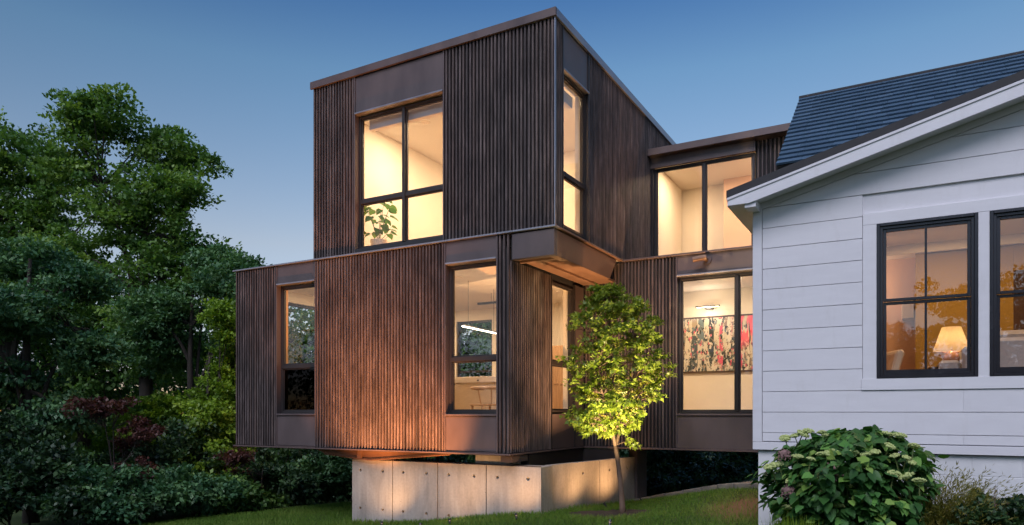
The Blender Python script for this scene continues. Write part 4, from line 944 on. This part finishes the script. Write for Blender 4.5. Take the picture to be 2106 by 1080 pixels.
for i in range(360):
    py_ = rng.uniform(592, 895); cxp = np.interp(py_, [q[0] for q in prof_y], [q[1] for q in prof_y]); hw = np.interp(py_, [q[0] for q in prof_y], [q[2] for q in prof_y])
    r_ = rng.random()**.45; a_ = rng.uniform(0, 2*math.pi); q = yp(cxp, py_)+(camr*math.cos(a_)+Vector((F0[0], F0[1], 0))*math.sin(a_))*hw*S*r_*rng.uniform(.8, 1.1)
    ycl.append(tuple(q)); below = [p for p in anchors if p.z < q.z+.02] or anchors
    h = min(below, key=lambda p: (p-q).length); mid = h.lerp(q, .5)+Vector((0, 0, .03)); m.tube([h, mid, q], [.006, .004, .002], 4, cap=False)
for (px_, py_) in ((1180, 868), (1168, 855), (1190, 850), (1208, 880), (1215, 862), (1295, 905), (1305, 915), (1210, 625), (1200, 650), (1315, 632), (1352, 700), (1372, 770), (1172, 745)): ycl.append(tuple(yp(px_, py_)))
m.tube([yp(1256, 895), yp(1225, 872), yp(1178, 862)], [.008, .006, .003], 5); m.tube([yp(1268, 915), yp(1295, 905), yp(1308, 915)], [.006, .004, .002], 5)
m.build('limbs', M['bark'], yt, fix=False)
ycl = np.array(ycl); p, dr, up, s = clump_leaves(ycl, rng.uniform(.07, .14, len(ycl)), 28, .066, .55, .45, np.array([0, 0, 1.6]))
# a few hundred of the leaves are single pieces, the rest one mass
o = leaves('crown', p, dr, up, s, rng.normal(.5, .2, len(p)), 'leaf_young', yt, LOBE); o['kind'] = 'stuff'
# mulch ring
m = MB(); N = 40; ring = []
m.v.append((0, 0, .03)); 
for rr, hh in ((.32, .028), (.52, .006), (.60, -.03)):
    for k_ in range(N):
        q = 2*math.pi*k_/N; rj = rr*(1+.08*math.sin(3*q+1)+.05*rng.normal()); x, y = rj*1.15*math.cos(q), rj*.8*math.sin(q); m.v.append((x, y, gz1(tb_.x+x-.25, tb_.y+y)-tb_.z+hh+.01*rng.normal()))
m.f += [(0, 1+k_, 1+(k_+1) % N) for k_ in range(N)]
for r_ in range(2): m.f += [(1+r_*N+k_, 1+r_*N+(k_+1) % N, 1+(r_+1)*N+(k_+1) % N, 1+(r_+1)*N+k_) for k_ in range(N)]
mu = m.build('mulch_bed', M['mulch'], None, smooth=True); mu.location = tb_-Vector((.25, 0, 0)); setp(mu, kind='structure')

# ------------------------------------------------------------------ lawn edge: kerb stones and gravel
edge = [onY(1310, 1036, 12.3), (-3.6, 11.75, 0), (-2.9, 11.45, 0), (-2.35, 11.2, 0), (-1.7, 10.95, 0)]
edge = [Vector((e[0], e[1], 0)) for e in edge]
kb = thing('stone_edging', 'low stone edging between the lawn and the gravel strip under the wing', 'edging', (edge[0].x, edge[0].y, gz1(edge[0].x, edge[0].y)))
for i in range(4):
    a, b = edge[i], edge[i+1]; u = (b-a).normalized(); n_v = Vector((-u.y, u.x, 0)); L = (b-a).length; nn = 2 if i < 3 else 1
    for j in range(nn):
        s0, s1 = L*j/nn+.006, L*(j+1)/nn-.006; za, zb = gz1(*(a+u*s0)[:2]), gz1(*(a+u*s1)[:2])
        P = []
        for dz in (-.12, .085):
            for (s_, w_, zz) in ((s0, -.06, za), (s1, -.06, zb), (s1, .07, zb), (s0, .07, za)): q = a+u*s_+n_v*w_; P.append((q.x, q.y, zz+dz+random.uniform(-.006, .006)))
        o = MB().add(P, [(0, 3, 2, 1), (4, 5, 6, 7), (0, 1, 5, 4), (1, 2, 6, 5), (2, 3, 7, 6), (3, 0, 4, 7)]).build('stone', M['stone'], kb, .008); o.location = -Vector(kb.location)
# gravel
ico = bpy.data.meshes.new('p'); bm = bmesh.new(); bmesh.ops.create_icosphere(bm, subdivisions=1, radius=1); IV = np.array([v.co[:] for v in bm.verts]); IF = [tuple(v.index for v in f.verts) for f in bm.faces]; bm.free()
n = 1500; xs_ = rng.uniform(-4.3, -1.65, n); ye_ = np.interp(xs_, [e.x for e in edge], [e.y for e in edge]); ys_ = ye_+.08+rng.random(n)**1.3*1.1
zs_ = gz(xs_, ys_); V = []; Fc = []
for i in range(n):
    s_ = rng.uniform(.012, .042); sc = np.array([s_*rng.uniform(.8, 1.4), s_*rng.uniform(.8, 1.3), s_*rng.uniform(.5, .9)])
    q = IV*sc*(1+rng.normal(0, .08, (len(IV), 1)))+np.array([xs_[i], ys_[i], zs_[i]+s_*.4]); Fc += [tuple(k_+len(V)*1 for k_ in f) for f in IF] if False else [tuple(k_+i*len(IV) for k_ in f) for f in IF]; V.extend(q.tolist())
me = bpy.data.meshes.new('gravel'); me.from_pydata(V, [], Fc); me.materials.append(M['gravel']); setp(link('gravel', me), 'loose river gravel behind the stone edging', 'gravel', kind='stuff')

# ------------------------------------------------------------------ grass
n = 230000; X = rng.uniform(-14.5, .2, n); Y = rng.uniform(7.0, 13.0, n)
bx_ = np.interp(Y, [8.3, 11.5, 13], [-12.1, -10.4, -9.8])
keep = X > bx_-.6
ye_ = np.interp(X, [e.x for e in edge], [e.y for e in edge], left=12.9, right=11); keep &= Y < ye_-.05
keep &= ~((X > -8.6) & (X < -4.83) & (Y > 9.47)); keep &= ~((X > XH-.02) & (Y > 8.3)); keep &= ~((X > -5) & (X < -4.4) & (Y > 10.0) & (X < -4.9+(Y-10)*.17))
mr = ((X-tb_.x+.25)/.62)**2+((Y-tb_.y)/.43)**2; keep &= mr > 1+rng.normal(0, .1, n)
bare = np.exp(-(((X+1.95)/.45)**2+((Y-9.9)/.7)**2)); keep &= rng.random(n) > bare*.93
X, Y = X[keep], Y[keep]; n = len(X); Z = gz(X, Y)
pz = .5+.5*np.sin(X*2.1+1.3*np.sin(Y*1.7))*np.cos(Y*2.6+X*.7)
p = np.c_[X, Y, Z-.004]; dr = norm(np.c_[rng.normal(0, .35, n), rng.normal(0, .35, n), np.ones(n)]); up = norm(np.c_[rng.normal(size=(n, 2)), np.zeros(n)])
nearw = ((Y > 9.2) & (Y < 9.5) & (X > -8.6) & (X < -4.8)) | (np.abs(Y-10.0-(X+4.9)*5.9) < .9) & (X > -4.9) & (X < -4.3)
s = rng.uniform(.030, .062, n)*(1+.35*pz)*np.where(nearw, 1.5, 1)
bare = np.exp(-(((X+1.95)/.6)**2+((Y-9.9)/.9)**2))
o = leaves('grass', p, dr, up, s, .35+.35*pz+rng.normal(0, .16, n)+.75*bare, 'grass', None, BLADE, wid=1.9); setp(o, 'mown green lawn sloping in front of the concrete walls', 'grass', kind='stuff')

# ------------------------------------------------------------------ hydrangea and neighbours before the white house
def leaf_mesh(tpl, name, mat):
    V, Fs = tpl; return MB().add(V.tolist(), Fs).mesh(name, M[mat], fix=False, smooth=True)
hb = gbase((-.42, 7.45)); hy = thing('hydrangea_bush', 'large hydrangea bush with pale green flower heads in front of the white house', 'shrub', hb)
def hpnt(px_, py_, dep=0): d_ = ray(px_, py_); t_ = (7.45+dep)/d_[1]; return Vector((d_[0]*t_, d_[1]*t_, d_[2]*t_))-hb
hprof = [(880, 1765, 30), (905, 1760, 95), (930, 1745, 140), (970, 1742, 165), (1020, 1740, 165), (1080, 1745, 150), (1150, 1750, 120)]
hs = 7.45/ray(1745)[1]
def hyd_pt(r_lo=.0):
    py_ = rng.uniform(885, 1150); c_ = np.interp(py_, [q[0] for q in hprof], [q[1] for q in hprof]); hw = np.interp(py_, [q[0] for q in hprof], [q[2] for q in hprof])
    a_ = rng.uniform(0, 2*math.pi); r_ = max(r_lo, rng.random()**.35)
    out = Vector((math.cos(a_), math.sin(a_)*.85, 0)); q = hpnt(c_, py_)+out*hw*hs*r_*rng.uniform(.9, 1.08)*(1+.10*math.sin(a_*5+py_*.03)+.07*math.sin(py_*.11+a_*2)); return q, out, py_
HM = leaf_mesh(HEART, 'leaf', 'hyd'); cnt = 0
while cnt < 300:
    q, o_, py_ = hyd_pt(.86)
    if o_.y > .25 and py_ > 930: continue
    dv = (o_*.75+Vector((rng.normal()*.35, rng.normal()*.35, rng.uniform(-.75, .0)))).normalized(); upv = (Vector((0, 0, .8))+o_*1.15+Vector(rng.normal(size=3)*.25)).normalized()
    x = dv.cross(upv).normalized(); z = x.cross(dv); s_ = rng.uniform(.065, .125)
    lf = link('leaf', HM, hy, q, Matrix((x, dv, z)).transposed().to_euler(), (s_*1.05, s_, s_)); cnt += 1
pts = [hyd_pt() for _ in range(4600)]; P = np.array([tuple(a[0]) for a in pts]); O = np.array([tuple(a[1]) for a in pts]); P[:, :2] *= .93
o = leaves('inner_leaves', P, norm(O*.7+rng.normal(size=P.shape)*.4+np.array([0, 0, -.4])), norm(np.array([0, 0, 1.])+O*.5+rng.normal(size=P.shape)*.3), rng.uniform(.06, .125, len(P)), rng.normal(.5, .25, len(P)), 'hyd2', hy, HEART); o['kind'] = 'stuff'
m = MB()
for i in range(60):
    q, o_, py_ = hyd_pt(.3); m.tube([(q.x*.12-0, q.y*.12, -.02), (q.x*.55, q.y*.55, q.z*.55), tuple(q)], [.008, .006, .003], 5, cap=False)
m.build('stems', M['stem'], hy, fix=False)
def bloom_mesh(nm, mat, flat, n_, R_):
    V = (IV*np.array([.92, .92, .92*min(flat, 1)])).tolist(); Fc = list(IF)      # a full core that the florets sit on
    for i in range(n_):
        d_ = rdir(1)[0]; d_[2] = abs(d_[2])*flat-(.0 if flat < 1 else rng.random()*1.2*(flat >= 1)*.8); q = IV*R_+d_*np.array([1, 1, 1]); Fc += [tuple(k_+len(V) for k_ in f) for f in IF]; V.extend((q).tolist())
    return MB().add(V, Fc).mesh(nm, M[mat], fix=False)
BM = [bloom_mesh('flower_head', 'bloom', .45, 46, .17) for _ in range(3)]; DM = bloom_mesh('dried_flower_head', 'dried', 1.0, 90, .13)
heads = [(1615, 902), (1635, 897), (1651, 893), (1663, 887), (1690, 890), (1700, 898), (1640, 940), (1668, 945), (1690, 935), (1710, 932), (1710, 944), (1750, 932), (1780, 935), (1800, 930), (1800, 898), (1825, 893), (1850, 897), (1830, 918), (1880, 918), (1840, 938), (1865, 942), (1875, 952), (1775, 960), (1838, 975), (1865, 980), (1678, 982), (1720, 975), (1650, 995), (1628, 990), (1685, 1010), (1745, 1000), (1770, 1030), (1620, 1045), (1722, 1040), (1695, 1000), (1585, 960), (1602, 955), (1890, 990)]
for hx, hy_ in heads:
    q = hpnt(hx, hy_, -.42 if hy_ > 915 else -.1); s_ = rng.uniform(.038, .062); fh = link('flower_head', random.choice(BM), hy, q, (rng.normal()*.2-.15, rng.normal()*.2, rng.random()*6), (s_,)*3)
    st_ = MB().tube([(0, 0, -.2), (rng.normal()*.6, .5, -3.2)], [.09, .12], 5, cap=False).build('stalk', M['stem'], fh, fix=False)
for hx, hy_, s_ in ((1714, 970, .085), (1621, 1011, .06), (1613, 935, .055)):
    o = link('dried_flower_head', DM, hy, hpnt(hx, hy_, -.46), None, (s_,)*3)
# golden threadleaf conifer
gb = gbase((.05, 7.55)); gc = thing('golden_conifer', 'feathery golden-green conifer between the hydrangea and the dark shrub', 'shrub', gb)
base_px = Vector((XA(1940, 7.55), 7.55, 0)); gc.location = gbase(base_px); gb = gc.location.copy()
P, Dv = [], []; m = MB()
for i in range(900):
    a_ = rng.uniform(0, 2*math.pi); el = rng.uniform(.45, 1.5); ln = rng.uniform(.50, .86)*(.75 if el < .8 else 1); d_ = Vector((math.cos(a_)*math.cos(el), math.sin(a_)*math.cos(el)*.8, math.sin(el)))
    p0 = Vector((rng.normal()*.05, rng.normal()*.05, rng.uniform(0, .25))); pr = p0
    for u in np.linspace(.1, 1, 16):
        q = p0+d_*ln*u+Vector((math.cos(a_), math.sin(a_), 0))*.12*u*u-Vector((0, 0, .10*u**3)); dd = (q-pr).normalized() if (q-pr).length > 1e-5 else d_
        for r_ in range(2): P.append(tuple(q)); Dv.append(tuple(dd+Vector(rng.normal(size=3)*.45)))
        pr = q
P = np.array(P); Dv = np.array(Dv); o = leaves('needles', P, Dv, rdir(len(P)), rng.uniform(.03, .06, len(P)), rng.normal(.45, .25, len(P)), 'leaf_gold', gc, KITE, wid=.22); o['kind'] = 'stuff'
# dark azalea with thin spikes, lime tuft
ab = gbase((XA(2060, 7.5), 7.5)); it = [(0, 0, .46, .30, .3, .28), (.3, 0, .44, .3, .3, .30), (-.22, 0, .38, .22, .25, .24), (.55, 0, .50, .3, .3, .29), (.1, 0, .16, .5, .3, .24)]
az = bush('dark dense azalea with bare twig tips at the right bottom corner', ab, it, 'leaf_dark', .05, 330, 70, .09, .75, name='azalea_bush')
m = MB()
for (dx, h_) in ((-.06, .62), (.02, .50), (.20, .55), (.28, .58), (-.14, .48)):
    h_ += .17; m.tube([(dx, -.1, .3), (dx+rng.normal()*.02, -.1, h_)], [.004, .002], 4)
    for k_ in range(5): u = .35+k_*.05; z_ = .3+(h_-.3)*(.4+.12*k_); m.tube([(dx, -.1, z_), (dx+.02*(-1)**k_, -.1, z_+.02)], [.003, .006], 4)
m.build('twigs', M['dried'], az, fix=False)
lb = gbase((XA(1640, 7.0), 7.0)); lt = thing('sedge_tuft', 'bright lime grass tuft at the foot of the hydrangea', 'grass tuft', lb)
n = 900; a_ = rng.uniform(0, 6.28, n); rr = rng.random(n)**.5*.16; P = np.c_[rr*np.cos(a_), rr*np.sin(a_)*.7, np.full(n, -.02)]; Dv = norm(np.c_[np.cos(a_)*rr*4+rng.normal(0, .2, n), np.sin(a_)*rr*4+rng.normal(0, .2, n), np.ones(n)])
o = leaves('blades', P, Dv, norm(np.c_[-np.cos(a_), -np.sin(a_), np.full(n, .3)]), rng.uniform(.34, .56, n), rng.normal(.75, .2, n), 'leaf_lime', lt, BLADE, wid=.6); o['kind'] = 'stuff'
# plant in the upper room
q = Vector(up_loc); n = 46; a_ = rng.uniform(0, 6.28, n); P = np.c_[.34*np.cos(a_)*rng.random(n), .34*np.sin(a_)*rng.random(n), rng.uniform(.45, 1.05, n)]
leaves('leaf', P, norm(np.c_[np.cos(a_), np.sin(a_), -.4*np.ones(n)]), norm(np.c_[rng.normal(0, .4, (n, 2)), np.ones(n)]), rng.uniform(.12, .2, n), rng.normal(.5, .2, n), 'leaf_tree', up_obj, HEART)
m = MB()
for i in range(10): m.tube([(0, 0, .28), tuple(P[i]*np.array([.5, .5, .7])), tuple(P[i])], [.006, .005, .003], 4, cap=False)
m.build('stems', M['stem'], up_obj, fix=False)

# ------------------------------------------------------------------ garden spotlights
def spot(x, y, aim, e, ang, blend, label, col=(1, .62, .30)):
    b = gbase((x, y)); t = thing('garden_spotlight', label, 'spotlight', b); h = Vector((0, 0, .13)); d_ = (Vector(aim)-b-h).normalized()
    MB().tube([(0, 0, -.08), (0, 0, .06)], .006, 6).build('stake', M['black'], t)
    h = Vector((0, 0, .07)); MB().tube([h-d_*.03, h+d_*.02], [.014, .018], 14).build('lamp_head', M['black'], t)
    MB().tube([h+d_*.02, h+d_*.06], [.020, .022], 14, cap=False).build('shroud', M['black'], t, fix=False)
    MB().tube([h+d_*.0205, h+d_*.0225], .017, 14).build('lens', M['lens'], t)
    l = bpy.data.lights.new('garden_spotlight_beam', 'SPOT'); l.energy = e; l.spot_size = R(ang); l.spot_blend = blend; l.color = col; l.shadow_soft_size = .03
    o = bpy.data.objects.new('garden_spotlight_beam', l); C.objects.link(o); o.location = b+h+d_*.09; o.rotation_euler = (-d_).to_track_quat('Z', 'Y').to_euler()
WARM = (1, .53, .23)
spot(XA(785, 8.85), 8.85, (XA(785, 9.5), 9.5, -.75), 24, 122, 1, 'small black garden spotlight before the left half of the concrete wall', WARM)
spot(XA(925, 8.6), 8.6, (XA(925, 9.5), 9.5, -.7), 26, 122, 1, 'small black garden spotlight before the middle of the long concrete wall', WARM)
spot(XA(1062, 8.85), 8.85, (XA(1058, 9.5), 9.5, -.7), 19, 122, 1, 'small black garden spotlight before the right end of the long concrete wall', WARM)
spot(XA(745, 8.2), 8.2, (XA(745, 9.27), 9.27, .60), 520, 70, 1, 'small black garden spotlight aimed up at the left part of the slatted front', (1, .37, .11))
spot(XA(865, 8.2), 8.2, (XA(860, 9.27), 9.27, .60), 500, 70, 1, 'small black garden spotlight aimed up at the middle of the slatted front', (1, .37, .11))
spot(-4.22, 10.55, (-4.82, 10.5, -.7), 16, 128, 1, 'small black garden spotlight at the left end of the angled concrete wall', WARM)
spot(-3.97, 11.5, (-4.64, 11.5, -.7), 24, 128, 1, 'small black garden spotlight behind the young tree, before the angled concrete wall', WARM)
spot(-3.85, 10.3, (-4.66, 10.9, 2.2), 640, 86, 1, 'small black garden spotlight left of the young tree, aimed up into the inset corner', (1, .54, .24))
spot(-3.35, 8.50, (-3.62, 9.9, .80), 640, 62, .9, 'small black garden spotlight at the foot of the young tree', (1, .76, .40))
